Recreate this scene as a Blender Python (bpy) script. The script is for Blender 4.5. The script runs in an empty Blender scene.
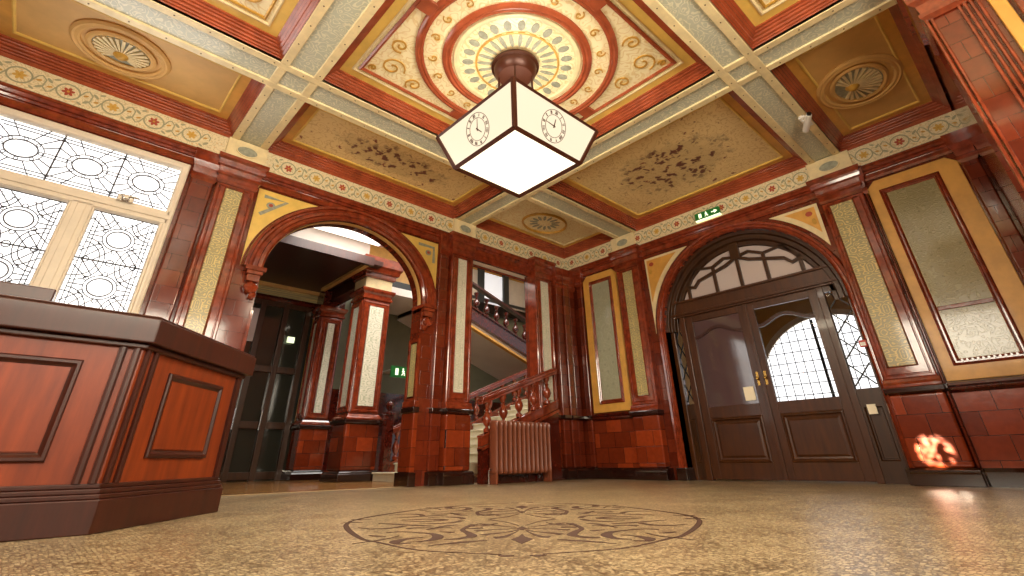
import bpy, bmesh, math, random
from mathutils import Vector, Matrix
random.seed(7)
PI=math.pi
C=bpy.context.scene.collection
# ------------------------------------------------------------------ materials
MATS={}
def srgb(c):
    return tuple(((x/255)/12.92 if x/255<=0.04045 else ((x/255+0.055)/1.055)**2.4) for x in c)+(1,)
class NT:
    def __init__(s,name):
        s.m=bpy.data.materials.new(name); s.m.use_nodes=True; s.t=s.m.node_tree; s.n=s.t.nodes
        s.b=s.n['Principled BSDF']; MATS[name]=s.m
    def new(s,k,**kw):
        x=s.n.new(k)
        for a,v in kw.items():
            if a in x.inputs: x.inputs[a].default_value=v
            else: setattr(x,a,v)
        return x
    def link(s,a,b): s.t.links.new(a,b)
    def vec(s,plane):
        g=s.new('ShaderNodeNewGeometry'); sep=s.new('ShaderNodeSeparateXYZ'); s.link(g.outputs['Position'],sep.inputs[0])
        cmb=s.new('ShaderNodeCombineXYZ')
        if plane=='wall':
            ad=s.new('ShaderNodeMath',operation='ADD'); s.link(sep.outputs[0],ad.inputs[0]); s.link(sep.outputs[1],ad.inputs[1])
            s.link(ad.outputs[0],cmb.inputs[0]); s.link(sep.outputs[2],cmb.inputs[1])
        elif plane=='flat':
            s.link(sep.outputs[0],cmb.inputs[0]); s.link(sep.outputs[1],cmb.inputs[1])
        else:
            return g.outputs['Position']
        return cmb.outputs[0]
    def ramp(s,fac,stops):
        r=s.new('ShaderNodeValToRGB'); e=r.color_ramp.elements
        e[0].position,e[0].color=stops[0]; e[1].position,e[1].color=stops[-1]
        for p,c in stops[1:-1]:
            x=e.new(p); x.color=c
        s.link(fac,r.inputs[0]); return r.outputs[0]
    def mix(s,fac,a,b,bt='MIX'):
        x=s.new('ShaderNodeMix',data_type='RGBA',blend_type=bt)
        for sock,v in ((x.inputs[0],fac),(x.inputs[6],a),(x.inputs[7],b)):
            if hasattr(v,'links') or hasattr(v,'is_linked'): s.link(v,sock)
            else: sock.default_value=v
        return x.outputs[2]
    def noise(s,vec,scale,detail=3,rough=.5):
        x=s.new('ShaderNodeTexNoise',Scale=scale,Detail=detail,Roughness=rough); s.link(vec,x.inputs['Vector']); return x.outputs[0]
    def bump(s,h,strength,dist=.01):
        x=s.new('ShaderNodeBump',Strength=strength,Distance=dist); s.link(h,x.inputs['Height']); s.link(x.outputs[0],s.b.inputs['Normal'])
    def set(s,col=None,rough=.5,metal=0,coat=0,spec=None):
        if col is not None:
            if hasattr(col,'links'): s.link(col,s.b.inputs['Base Color'])
            else: s.b.inputs['Base Color'].default_value=col
        s.b.inputs['Roughness'].default_value=rough; s.b.inputs['Metallic'].default_value=metal
        s.b.inputs['Coat Weight'].default_value=coat; s.b.inputs['Coat Roughness'].default_value=.06
        return s.m
def plain(name,c,rough=.5,metal=0,coat=0,var=.0,scale=6,bump=0):
    k=NT(name)
    col=srgb(c)
    if var or bump:
        n=k.noise(k.vec('pos'),scale,4,.6)
        d=tuple(x*(1-var) for x in col[:3])+(1,); l=tuple(min(1,x*(1+var)) for x in col[:3])+(1,)
        cc=k.ramp(n,[(.35,d),(.65,l)])
        if bump: k.bump(n,bump,.01)
        return k.set(cc,rough,metal,coat)
    return k.set(col,rough,metal,coat)
def tile(name,c1,c2,mortar,w=.34,h=.25,plane='wall',rough=.16,coat=.6,msize=.004,off=.5):
    k=NT(name); v=k.vec(plane)
    b=k.new('ShaderNodeTexBrick',Scale=1.0); b.offset=off
    b.inputs['Brick Width'].default_value=w; b.inputs['Row Height'].default_value=h
    b.inputs['Mortar Size'].default_value=msize; b.inputs['Mortar Smooth'].default_value=.3; b.inputs['Bias'].default_value=-.1
    b.inputs['Color1'].default_value=srgb(c1); b.inputs['Color2'].default_value=srgb(c2); b.inputs['Mortar'].default_value=srgb(mortar)
    k.link(v,b.inputs['Vector'])
    n=k.noise(k.vec('pos'),14,4,.6); col=k.mix(.35,b.outputs['Color'],k.ramp(n,[(.3,(.35,.35,.35,1)),(.7,(1,1,1,1))]),'MULTIPLY')
    iv=k.new('ShaderNodeMath',operation='MULTIPLY_ADD'); k.link(b.outputs['Fac'],iv.inputs[0]); iv.inputs[1].default_value=-1
    n2=k.noise(k.vec('pos'),9,2,.5); mu=k.new('ShaderNodeMath',operation='MULTIPLY'); k.link(n2,mu.inputs[0]); mu.inputs[1].default_value=.5; k.link(mu.outputs[0],iv.inputs[2])
    k.bump(iv.outputs[0],.35,.006)
    return k.set(col,rough,0,coat)
M={}
M['tile']=tile('glazed_red_tile',(154,62,28),(96,34,15),(40,14,8))
M['brick']=tile('glazed_red_brick',(118,46,24),(92,32,16),(70,24,12),.30,.20,rough=.14,msize=.0025)
M['mould']=plain('glazed_red_moulding',(126,50,26),.14,0,.7,.35,9,.12)
M['mould_dark']=plain('glazed_dark_moulding',(74,22,12),.14,0,.7,.25,9,.1)
M['plinth']=plain('black_brown_glazed_plinth',(40,18,12),.12,0,.8,.2,8,.05)
M['cmould']=plain('red_painted_ceiling_moulding',(158,76,46),.25,0,.4,.2,5)
M['cream']=plain('cream_paint',(228,208,160),.45,0,0,.10,7,.05)
M['creamtrim']=plain('cream_window_paint',(232,218,196),.4,0,0,.05,5)
M['ochre']=plain('ochre_paint',(216,160,74),.4,0,.1,.10,5,.05)
M['yellow']=plain('pale_yellow_plaster',(228,190,96),.4,0,.1,.08,5,.05)
M['tan']=plain('tan_painted_plaster',(212,168,100),.55,0,0,.08,3,.04)
M['gold']=plain('gold_paint',(196,150,62),.4,.15,0,.15,12)
M['green']=plain('grey_green_paint',(150,150,130),.5,0,0,.2,20,.2)
M['flower']=plain('red_flower_paint',(168,72,46),.5)
M['flower2']=plain('yellow_flower_paint',(206,164,74),.5)
M['wreath']=plain('wreath_paint',(158,156,124),.5)
M['white']=plain('white_plastic',(232,228,220),.4)
M['whitewall']=plain('white_plaster',(226,216,206),.6,0,0,.04,2)
M['bronze']=plain('brown_bronze',(74,36,20),.35,.3)
M['black']=plain('black_iron',(18,14,12),.35,.3)
M['lead']=plain('dark_lead',(84,84,90),.5,.3)
M['brass']=plain('brass',(190,150,80),.25,1)
M['steel']=plain('polished_steel',(190,185,180),.25,1)
M['green_sign']=plain('sign_green',(30,128,52),.4)
M['callred']=plain('call_point_red',(190,50,28),.35)
M['stone']=plain('pale_stone',(214,204,176),.35,0,.1,.06,5)
M['rad']=plain('brown_radiator_paint',(122,66,44),.35,0,.2,.1,8)
M['greywall']=plain('grey_green_wall',(112,112,88),.5,0,0,.08,3)
M['darkfill']=plain('dark_brown_panel',(62,34,20),.3,0,.3,.2,5)
M['darkgrey']=plain('dark_blue_grey_frame',(58,60,58),.4)
M['paper']=plain('notice_paper',(244,232,204),.6)
M['grille']=plain('bluegrey_louvre',(150,160,165),.5)
def wood(name,a,b,rough=.25,coat=.4,axis='wall'):
    k=NT(name); g=k.vec('pos')
    mp=k.new('ShaderNodeMapping'); mp.inputs['Scale'].default_value=(9,9,1.2); k.link(g,mp.inputs[0])
    n=k.noise(mp.outputs[0],1.6,6,.62)
    c=k.ramp(n,[(.3,srgb(a)),(.7,srgb(b))]); k.bump(n,.08,.004)
    return k.set(c,rough,0,coat)
M['wood']=wood('reddish_wood',(100,36,8),(138,56,15),.42,.1)
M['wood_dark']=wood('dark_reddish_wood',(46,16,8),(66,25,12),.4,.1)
M['doorwood']=wood('brown_door_wood',(46,24,7),(68,38,12),.32,.12)
M['doorwood2']=wood('red_brown_frame_wood',(56,27,8),(80,42,13),.32,.12)
# ornate enamel panel: motif bands
def ornate(name,base,motif,motif2,plane='wall',s=1.0,rough=.25,bump=.25,sym=False):
    k=NT(name)
    if sym:
        tc=k.new('ShaderNodeTexCoord'); sp=k.new('ShaderNodeSeparateXYZ'); k.link(tc.outputs['Generated'],sp.inputs[0])
        ab=[]
        for i in (0,1):
            su=k.new('ShaderNodeMath',operation='SUBTRACT'); k.link(sp.outputs[i],su.inputs[0]); su.inputs[1].default_value=.3
            q=k.new('ShaderNodeMath',operation='ABSOLUTE'); k.link(su.outputs[0],q.inputs[0]); ab.append(q)
        ad=k.new('ShaderNodeMath',operation='ADD'); k.link(ab[0].outputs[0],ad.inputs[0]); k.link(ab[1].outputs[0],ad.inputs[1])
        mu=k.new('ShaderNodeMath',operation='MULTIPLY'); k.link(ad.outputs[0],mu.inputs[0]); mu.inputs[1].default_value=.22
        g=k.new('ShaderNodeNewGeometry'); sz=k.new('ShaderNodeSeparateXYZ'); k.link(g.outputs['Position'],sz.inputs[0])
        pp=k.new('ShaderNodeMath',operation='PINGPONG'); k.link(sz.outputs[2],pp.inputs[0]); pp.inputs[1].default_value=.29
        cb=k.new('ShaderNodeCombineXYZ'); k.link(mu.outputs[0],cb.inputs[0]); k.link(pp.outputs[0],cb.inputs[1]); v=cb.outputs[0]
    else: v=k.vec(plane)
    n1=k.noise(v,7*s,1.5,.4)
    m1=k.new('ShaderNodeMath',operation='MULTIPLY'); k.link(n1,m1.inputs[0]); m1.inputs[1].default_value=46
    si=k.new('ShaderNodeMath',operation='SINE'); k.link(m1.outputs[0],si.inputs[0])
    f1=k.ramp(si.outputs[0],[(.35,(0,0,0,1)),(.75,(1,1,1,1))])
    vo=k.new('ShaderNodeTexVoronoi',Scale=9.0*s,Randomness=.5); k.link(v,vo.inputs['Vector'])
    f2=k.ramp(vo.outputs['Distance'],[(.14,(1,1,1,1)),(.24,(0,0,0,1))])
    c=k.mix(f1,srgb(base),srgb(motif)); c=k.mix(f2,c,srgb(motif2))
    k.bump(f1,bump,.006)
    return k.set(c,rough,0,.3)
M['panel_gold']=ornate('gold_green_enamel_panel',(160,150,108),(216,190,122),(204,164,84),s=1.45,sym=True)
M['panel_pale']=ornate('pale_green_enamel_panel',(228,224,204),(188,190,162),(240,234,214),s=1.45,sym=True)
M['panel_tile']=ornate('sage_relief_tile',(150,140,100),(162,152,112),(136,126,88),s=1.5,rough=.18,bump=.5)
M['panel_sage']=ornate('plain_sage_tile',(160,160,134),(168,166,140),(150,150,126),s=.8,rough=.2,bump=.15)
M['beam_inlay']=ornate('grey_green_inlay',(186,188,168),(216,212,186),(200,198,174),plane='flat',s=1.3,rough=.45)
M['field']=ornate('cream_gold_field',(244,230,186),(230,206,150),(238,218,170),plane='flat',s=.9,rough=.45)
def floral(name,base,dark,mid):
    k=NT(name); v=k.vec('flat')
    tc=k.new('ShaderNodeTexCoord'); mp=k.new('ShaderNodeMapping'); mp.inputs['Location'].default_value=(-.5,-.5,0); k.link(tc.outputs['Generated'],mp.inputs[0])
    sp=k.new('ShaderNodeSeparateXYZ'); k.link(mp.outputs[0],sp.inputs[0]); cb=k.new('ShaderNodeCombineXYZ'); k.link(sp.outputs[0],cb.inputs[0]); k.link(sp.outputs[1],cb.inputs[1])
    ln=k.new('ShaderNodeVectorMath',operation='LENGTH'); k.link(cb.outputs[0],ln.inputs[0])
    nz=k.new('ShaderNodeTexNoise',Scale=9.0,Detail=4.0); k.link(v,nz.inputs['Vector'])
    w=k.mix(.26,v,nz.outputs['Color'],'ADD')
    rn=k.noise(v,3.0,4,.65); r2=k.new('ShaderNodeMath',operation='MULTIPLY_ADD'); k.link(rn,r2.inputs[0]); r2.inputs[1].default_value=.42; k.link(ln.outputs['Value'],r2.inputs[2])
    gate=k.ramp(r2.outputs[0],[(.46,(1,1,1,1)),(.58,(0,0,0,1))])
    vo=k.new('ShaderNodeTexVoronoi',Scale=6.5,Randomness=1.0); k.link(w,vo.inputs['Vector'])
    f=k.ramp(vo.outputs['Distance'],[(.30,(1,1,1,1)),(.46,(0,0,0,1))])
    ff=k.mix(1.0,f,gate,'MULTIPLY')
    v3=k.new('ShaderNodeTexVoronoi',Scale=4.0,Randomness=1.0); k.link(w,v3.inputs['Vector'])
    f3=k.ramp(v3.outputs['Distance'],[(.10,(1,1,1,1)),(.16,(0,0,0,1))])
    n4=k.noise(v,6,2,.5); m1=k.new('ShaderNodeMath',operation='MULTIPLY'); k.link(n4,m1.inputs[0]); m1.inputs[1].default_value=40
    si=k.new('ShaderNodeMath',operation='SINE'); k.link(m1.outputs[0],si.inputs[0]); f4=k.ramp(si.outputs[0],[(.7,(0,0,0,1)),(.98,(.6,.6,.6,1))])
    c=k.mix(f4,srgb(base),srgb(mid)); c=k.mix(k.mix(.6,gate,(0,0,0,1)),c,srgb((176,150,98))); c=k.mix(f3,c,srgb((140,74,52))); c=k.mix(ff,c,srgb(dark))
    return k.set(c,.5)
M['floral']=floral('floral_painted_plaster',(240,214,156),(110,60,46),(200,160,104))
def floormat():
    k=NT('mosaic_floor'); v=k.vec('flat')
    nz=k.new('ShaderNodeTexNoise',Scale=2.2,Detail=3.0); k.link(v,nz.inputs['Vector'])
    w=k.mix(.03,v,nz.outputs['Color'],'ADD')
    vo=k.new('ShaderNodeTexVoronoi',Scale=58.0,Randomness=.55); vo.feature='F1'; k.link(w,vo.inputs['Vector'])
    ve=k.new('ShaderNodeTexVoronoi',Scale=58.0,Randomness=.55); ve.feature='DISTANCE_TO_EDGE'; k.link(w,ve.inputs['Vector'])
    sep=k.new('ShaderNodeSeparateColor'); k.link(vo.outputs['Color'],sep.inputs[0])
    c=k.ramp(sep.outputs[0],[(0,srgb((146,126,94))),(.72,srgb((210,188,148))),(1,srgb((104,84,60)))])
    gr=k.ramp(ve.outputs['Distance'],[(.02,(1,1,1,1)),(.14,(0,0,0,1))])
    c=k.mix(gr,c,srgb((84,64,44)))
    k.bump(ve.outputs['Distance'],.18,.004)
    big=k.noise(v,.8,3,.5); c=k.mix(.5,c,k.ramp(big,[(.3,(.8,.8,.8,1)),(.7,(1,1,1,1))]),'MULTIPLY')
    return k.set(c,.3)
M['floor']=floormat()
M['inlay']=plain('brown_mosaic_inlay',(62,32,16),.75,0,0,.15,60)
M['inlay_pale']=plain('pale_mosaic_inlay',(196,170,124),.4,0,0,.1,60)
M['floor2']=tile('polished_wood_floor',(158,112,60),(140,94,46),(96,60,30),1.2,.12,'flat',.25,.3,.003)
def emit(name,c,st,base=(1,1,1,1)):
    k=NT(name); k.b.inputs['Base Color'].default_value=base; k.b.inputs['Emission Color'].default_value=srgb(c); k.b.inputs['Emission Strength'].default_value=st
    k.b.inputs['Roughness'].default_value=.3; return k.m
M['daylight']=emit('frosted_daylit_glass',(246,250,255),1.0)
M['daylight_back']=emit('shaded_daylit_glass',(255,240,215),.6)  # glow for the windows added behind the camera
M['daylight2']=emit('bright_daylit_glass',(250,250,255),1.5)
M['skylight']=emit('skylight_glass',(255,250,240),2.2)
M['skylight2']=emit('rooflight_glass',(255,246,232),1.6)  # glow that stands for the lit white ceiling behind the arch
M['highpane']=emit('pale_window_pane',(230,232,235),.45)
M['lampglass']=emit('lantern_glass',(255,234,200),.74,(.05,.045,.04,1))
M['lampbottom']=emit('lantern_bottom_glass',(255,238,206),1.5,(.1,.1,.09,1))
M['signlit']=emit('lit_sign_green',(30,130,60),.1,srgb((30,110,40)))
M['signwhite']=emit('lit_sign_white',(240,255,200),.8)
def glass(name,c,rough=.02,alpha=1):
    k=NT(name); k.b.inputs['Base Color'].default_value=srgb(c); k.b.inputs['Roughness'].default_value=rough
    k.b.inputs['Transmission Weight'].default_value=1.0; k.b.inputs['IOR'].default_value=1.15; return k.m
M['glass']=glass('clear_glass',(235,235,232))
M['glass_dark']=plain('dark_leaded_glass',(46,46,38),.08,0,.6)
M['glass_grey']=plain('frosted_grey_glass',(196,182,178),.12,0,.6)
M['glass_purple']=plain('shaded_purple_glass',(84,66,68),.06,0,.5)  # dark purple reflection put into the colour of an opaque pane
M['frieze']=ornate('cream_frieze_scrollwork',(230,214,174),(204,188,146),(218,184,132),s=1.7,rough=.4,bump=.15)
# ------------------------------------------------------------------ mesh builder
ORG={}
def worg(o):
    return ORG.get(o.name if o else None,Vector((0,0,0)))
class MB:
    def __init__(s): s.v=[]; s.f=[]; s.m=[]; s.cur=0; s.mats=[]
    def mat(s,key):
        if key not in s.mats: s.mats.append(key)
        s.cur=s.mats.index(key); return s
    def face(s,idx): s.f.append(tuple(idx)); s.m.append(s.cur)
    def add(s,pts):
        n=len(s.v); s.v+= [tuple(p) for p in pts]; return list(range(n,n+len(pts)))
    def box(s,F,u0,u1,v0,v1,w0,w1):
        i=s.add([F(u,v,w) for w in (w0,w1) for v in (v0,v1) for u in (u0,u1)])
        for a in ((0,1,3,2),(4,5,7,6),(0,1,5,4),(2,3,7,6),(0,2,6,4),(1,3,7,5)): s.face([i[k] for k in a])
        return s
    def quad(s,*p): s.face(s.add(p)); return s
    def poly(s,F,pts,w0,w1=None):
        a=s.add([F(u,v,w0) for u,v in pts]); s.face(a)
        if w1 is not None:
            b=s.add([F(u,v,w1) for u,v in pts]); s.face(b); n=len(pts)
            for k in range(n): s.face((a[k],a[(k+1)%n],b[(k+1)%n],b[k]))
        return s
    def loops(s,rings,closed=True,cap0=False,cap1=False):
        ids=[s.add(r) for r in rings]
        for A,B in zip(ids,ids[1:]):
            n=len(A)
            for k in range(n if closed else n-1): s.face((A[k],A[(k+1)%n],B[(k+1)%n],B[k]))
        if cap0: s.face(ids[0])
        if cap1: s.face(ids[-1])
        return s
    def frame(s,F,u0,u1,v0,v1,prof,fill=False):
        s.loops([[F(u0+d,v0+d,w),F(u1-d,v0+d,w),F(u1-d,v1-d,w),F(u0+d,v1-d,w)] for d,w in prof],True,False,fill); return s
    def run(s,F,u0,u1,prof):   # prof closed polygon of (v,w) swept along u
        s.loops([[F(u,v,w) for v,w in prof] for u in (u0,u1)],True,True,True); return s
    def arch(s,F,cu,cv,r,prof,vb=None,n=40,a0=0,a1=PI):
        path=[]
        for d,w in prof:
            ring=[]
            if vb is not None: ring.append((cu+r+d,vb,w))
            for k in range(n+1):
                a=a0+(a1-a0)*k/n; ring.append((cu+(r+d)*math.cos(a),cv+(r+d)*math.sin(a),w))
            if vb is not None: ring.append((cu-r-d,vb,w))
            path.append([F(*q) for q in ring])
        s.loops(path,False); return s
    def ring(s,F,cu,cv,ru,rv,prof,n=48,fill=False,fill0=False):
        s.loops([[F(cu+(ru+d)*math.cos(2*PI*k/n),cv+(rv+d)*math.sin(2*PI*k/n),w) for k in range(n)] for d,w in prof],True,fill0,fill); return s
    def lathe(s,c,prof,n=16,axis='z'):
        R=[]
        for r,z in prof:
            ring=[]
            for k in range(n):
                a=2*PI*k/n; x,y=r*math.cos(a),r*math.sin(a)
                ring.append({'z':(c[0]+x,c[1]+y,c[2]+z),'x':(c[0]+z,c[1]+x,c[2]+y),'y':(c[0]+x,c[1]+z,c[2]+y)}[axis])
            R.append(ring)
        s.loops(R,True,True,True); return s
    def tube(s,pts,r,n=8):
        P=[Vector(p) for p in pts]; R=[]
        for i,p in enumerate(P):
            t=(P[min(i+1,len(P)-1)]-P[max(i-1,0)]).normalized()
            up=Vector((0,0,1)) if abs(t.z)<.9 else Vector((1,0,0))
            a=t.cross(up).normalized(); b=t.cross(a)
            rr=r[i] if isinstance(r,(list,tuple)) else r
            R.append([tuple(p+a*rr*math.cos(2*PI*k/n)+b*rr*math.sin(2*PI*k/n)) for k in range(n)])
        s.loops(R,True,True,True); return s
    def ribbon(s,F,pts,wd,w0,w1,closed=False):
        n=len(pts); L=[];Rr=[]
        for i,(u,v) in enumerate(pts):
            if closed: a=pts[i-1]; b=pts[(i+1)%n]
            else: a=pts[max(i-1,0)]; b=pts[min(i+1,n-1)]
            du,dv=b[0]-a[0],b[1]-a[1]; l=math.hypot(du,dv) or 1
            h=(wd[i] if isinstance(wd,(list,tuple)) else wd)/2
            L.append((u-dv/l*h,v+du/l*h)); Rr.append((u+dv/l*h,v-du/l*h))
        rings=[[F(*a,w0) for a in L],[F(*a,w1) for a in L],[F(*a,w1) for a in Rr],[F(*a,w0) for a in Rr]]
        ids=[s.add(r) for r in rings]
        m=n if closed else n-1
        for a in range(3):
            for k in range(m): s.face((ids[a][k],ids[a][(k+1)%n],ids[a+1][(k+1)%n],ids[a+1][k]))
        if not closed:
            s.face([ids[j][0] for j in range(4)]); s.face([ids[j][-1] for j in range(4)])
        return s
    def disc(s,F,cu,cv,ru,rv,w0,w1,rot=0,n=12):
        c,t=math.cos(rot),math.sin(rot); pts=[]
        for k in range(n):
            a=2*PI*k/n; x,y=ru*math.cos(a),rv*math.sin(a); pts.append((cu+x*c-y*t,cv+x*t+y*c))
        s.poly(F,pts,w0,w1); return s
    def build(s,name,key=None,parent=None,bevel=0,smooth=False,subd=0):
        o0=worg(parent)
        me=bpy.data.meshes.new(name)
        me.from_pydata([(x-o0.x,y-o0.y,z-o0.z) for x,y,z in s.v],[],s.f)
        keys=s.mats if s.mats else [key]
        for k in keys: me.materials.append(M[k])
        if s.mats:
            for p,mi in zip(me.polygons,s.m): p.material_index=mi
        bm=bmesh.new(); bm.from_mesh(me); bmesh.ops.recalc_face_normals(bm,faces=bm.faces)
        bm.to_mesh(me); bm.free()
        if smooth:
            for p in me.polygons: p.use_smooth=True
        o=bpy.data.objects.new(name,me); C.objects.link(o)
        if parent: o.parent=parent
        ORG[o.name]=o0
        if bevel:
            b=o.modifiers.new('bevel','BEVEL'); b.width=bevel; b.segments=3 if bevel>=.01 else 2; b.limit_method='ANGLE'; b.angle_limit=math.radians(40)
            if bevel>=.01 and not smooth:
                b.harden_normals=True
                for p in me.polygons: p.use_smooth=True
        if smooth:
            e=o.modifiers.new('es','EDGE_SPLIT'); e.split_angle=math.radians(45)
        return o
def thing(name,label,cat,loc,group=None,kind=None):
    o=bpy.data.objects.new(name,None); C.objects.link(o); o.location=loc; o.empty_display_size=.1
    ORG[o.name]=Vector(loc)
    if label: o['label']=label
    if kind: o['kind']=kind
    if cat: o['category']=cat
    if group: o['group']=group
    return o
def tag(o,label,cat,group=None):
    o['label']=label; o['category']=cat
    if group: o['group']=group
    return o
def st(o,label=None,cat=None):
    o['kind']='structure'
    if label: o['label']=label
    if cat: o['category']=cat
    return o
YL,XR,ZB=6.82,7.94,4.40
L=lambda u,v,w:(u,YL-w,v)
Rw=lambda u,v,w:(XR-w,u,v)
Z=lambda u,v,w:(u,v,w)
# ------------------------------------------------------------------ floor
st(MB().box(Z,-2.4,8.4,-1.8,6.75,-.1,0).build('floor','floor'),'beige mosaic floor with small tesserae','floor')
st(MB().box(Z,-2.4,13.0,6.93,12.4,-.1,0).build('floor','floor2'),'polished yellow-brown corridor floor behind the arch','floor')
o=MB(); o.mat('inlay').box(Z,1.2,7.84,6.75,6.79,-.1,0.001); o.mat('inlay_pale').box(Z,1.2,7.84,6.79,6.93,-.1,.002)
st(o.build('trim_1'),'pale stone threshold strip across the arch','threshold')
st(MB().box(Z,8.4,10.4,1.2,4.9,-.1,0).build('floor','floor'),'porch floor beyond the double doors','floor')
# medallion
cx0,cy0=2.378,2.516; bx,by=.6885,.7253
def medp(a,b): return (cx0+a*by+b*bx, cy0-a*bx+b*by)
strokes=[
[(-0.08,-1.23,0.005),(-0.31,-1.16,0.009),(-0.46,-1.08,0.011),(-0.65,-0.88,0.016),(-0.74,-0.79,0.02),(-0.87,-0.55,0.026),(-0.96,-0.35,0.028),(-1.02,-0.18,0.024),(-1.05,0.0,0.02)],
[(-0.75,-0.92,0.005),(-0.70,-0.86,0.014),(-0.64,-0.79,0.012),(-0.60,-0.68,0.004)],
[(-0.09,-1.25,0.012),(-0.06,-1.265,0.03),(-0.03,-1.26,0.008)],
[(-0.75,-0.65,0.014),(-0.71,-0.68,0.03),(-0.66,-0.69,0.006)],
[(-0.69,-0.56,0.02),(-0.62,-0.53,0.018),(-0.53,-0.57,0.016),(-0.44,-0.63,0.03),(-0.40,-0.74,0.05),(-0.42,-0.84,0.03),(-0.49,-0.88,0.008)],
[(-0.47,-0.74,0.006),(-0.53,-0.78,0.02),(-0.57,-0.86,0.05),(-0.55,-0.93,0.024),(-0.49,-0.92,0.008)],
[(-0.36,-0.82,0.01),(-0.29,-0.80,0.028),(-0.24,-0.72,0.045),(-0.27,-0.60,0.034),(-0.31,-0.49,0.024),(-0.30,-0.36,.024),(-0.27,-0.25,0.04)],
[(-0.62,-0.40,0.034),(-0.56,-0.37,0.02),(-0.46,-0.39,0.018),(-0.38,-0.36,0.006)],
[(-0.42,-0.54,0.008),(-0.35,-0.58,0.03)],
[(-0.13,-0.78,0.045),(-0.09,-0.76,0.03),(-0.05,-0.66,0.012),(-0.02,-0.54,0.004)],
[(-0.19,-0.69,0.04),(-0.13,-0.63,0.025),(-0.06,-0.58,0.012),(-0.02,-0.50,0.004)],
[(-0.24,-0.53,0.036),(-0.15,-0.49,0.02),(-0.03,-0.45,0.004)],
[(-0.29,-0.43,0.02),(-0.21,-0.41,0.036)],
[(-0.25,-0.22,0.03),(-0.13,-0.32,0.018),(-0.03,-0.40,0.004)],
[(-0.60,-0.14,0.006),(-0.50,-0.18,0.02),(-0.40,-0.13,.03),(-.36,-.04,.03)],
[(-0.20,-0.02,0.02),(-0.10,-0.14,0.014),(-0.02,-0.32,0.004)],
[(-0.90,-0.34,0.006),(-0.80,-0.40,0.016),(-0.70,-0.36,0.03),(-0.66,-0.28,0.03)],
[(-0.84,-0.14,0.006),(-0.72,-0.20,0.02),(-0.60,-0.26,0.03),(-0.50,-0.30,0.012)],
[(-0.74,-0.02,0.006),(-0.62,-0.06,0.024),(-0.52,-0.04,0.03),(-0.46,0.0,0.03)],
[(-0.16,-0.86,0.01),(-0.24,-0.90,0.03),(-0.33,-0.95,0.02),(-0.40,-1.0,0.006)],
[(-0.36,-0.26,0.006),(-0.42,-0.30,0.03),(-0.50,-0.46,0.012)],
[(-0.14,-0.20,0.006),(-0.20,-0.30,0.028),(-0.28,-0.33,0.01)],
[(-1.08,-0.10,0.006),(-1.02,-0.07,0.02),(-0.95,-0.10,0.006)]]
mb=MB()
def smooth_pts(s,k=5):
    out=[]
    for i in range(len(s)-1):
        p0=s[max(i-1,0)];p1=s[i];p2=s[i+1];p3=s[min(i+2,len(s)-1)]
        for j in range(k):
            t=j/k
            out.append(tuple(.5*((2*p1[c])+(-p0[c]+p2[c])*t+(2*p0[c]-5*p1[c]+4*p2[c]-p3[c])*t*t+(-p0[c]+3*p1[c]-3*p2[c]+p3[c])*t**3) for c in range(3)))
    out.append(s[-1]); return out
for s in strokes:
    sp=smooth_pts(s)
    for sa in (1,-1):
        for sb in (1,-1):
            mb.ribbon(Z,[medp(a*sa,b*sb) for a,b,w in sp],[max(.009,w*1.15) for a,b,w in sp],-.02,.0015)
for sb in (1,-1):
    mb.poly(Z,[medp(a,b*sb) for a,b in ((0,-.97),(-.05,-.84),(-.015,-.76),(0,-.66),(.015,-.76),(.05,-.84))],-.02,.0015)
    mb.poly(Z,[medp(a,b*sb) for a,b in ((0,-.52),(-.03,-.46),(0,-.36),(.03,-.46))],-.02,.0015)
st(mb.build('trim_2','inlay'),'brown scrolled circular medallion inlaid in the mosaic floor','floor medallion')
# ------------------------------------------------------------------ wall shells
Fp=lambda u,v,w:(u,v,w)
def arch_wall(mb,F,u0,u1,v1,cu,cv,r,w0,w1,vb=0,n=32):
    pts=[(cu-r,vb)]+[(cu+r*math.cos(PI-PI*k/n),cv+r*math.sin(PI-PI*k/n)) for k in range(n+1)]+[(cu+r,vb)]
    for w in (w0,w1):
        # left/right strips and top quads
        mb.quad(F(u0,vb,w),F(cu-r,vb,w),F(cu-r,cv,w),F(u0,cv,w)); mb.quad(F(cu+r,vb,w),F(u1,vb,w),F(u1,cv,w),F(cu+r,cv,w))
        mb.quad(F(u0,cv,w),F(cu-r,cv,w),F(cu-r,v1,w),F(u0,v1,w)); mb.quad(F(cu+r,cv,w),F(u1,cv,w),F(u1,v1,w),F(cu+r,v1,w))
        for a,b in zip(pts[1:-1],pts[2:-1]): mb.quad(F(a[0],a[1],w),F(b[0],b[1],w),F(b[0],v1,w),F(a[0],v1,w))
    for a,b in zip(pts,pts[1:]): mb.quad(F(a[0],a[1],w0),F(b[0],b[1],w0),F(b[0],b[1],w1),F(a[0],a[1],w1))
CV,KV=2.66,.85
kk=lambda v:CV+(v-CV)/KV
Lk=lambda u,v,w:L(u,CV+(v-CV)*KV,w)
mb=MB()
mb.box(L,-2.4,-1.42,0,4.9,-.28,0).box(L,-1.42,.49,0,1.15,-.28,0).box(L,-1.42,.49,3.85,4.9,-.28,0).box(L,.49,.9,0,4.9,-.28,0)
arch_wall(mb,Lk,.9,4.7,kk(4.9),2.93,CV,1.28,-.28,0,vb=kk(0))
mb.box(L,4.7,5.22,0,4.9,-.28,0).box(L,5.22,7.0,3.80,4.9,-.26,0).box(L,6.77,7.94,0,4.9,-.12,0)
st(mb.build('wall_left','brick'),'red glazed brick wall pierced by the arch','wall')
mb=MB()
arch_wall(mb,Rw,1.4,4.9,4.9,3.06,2.34,1.46,-.4,0)
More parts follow.
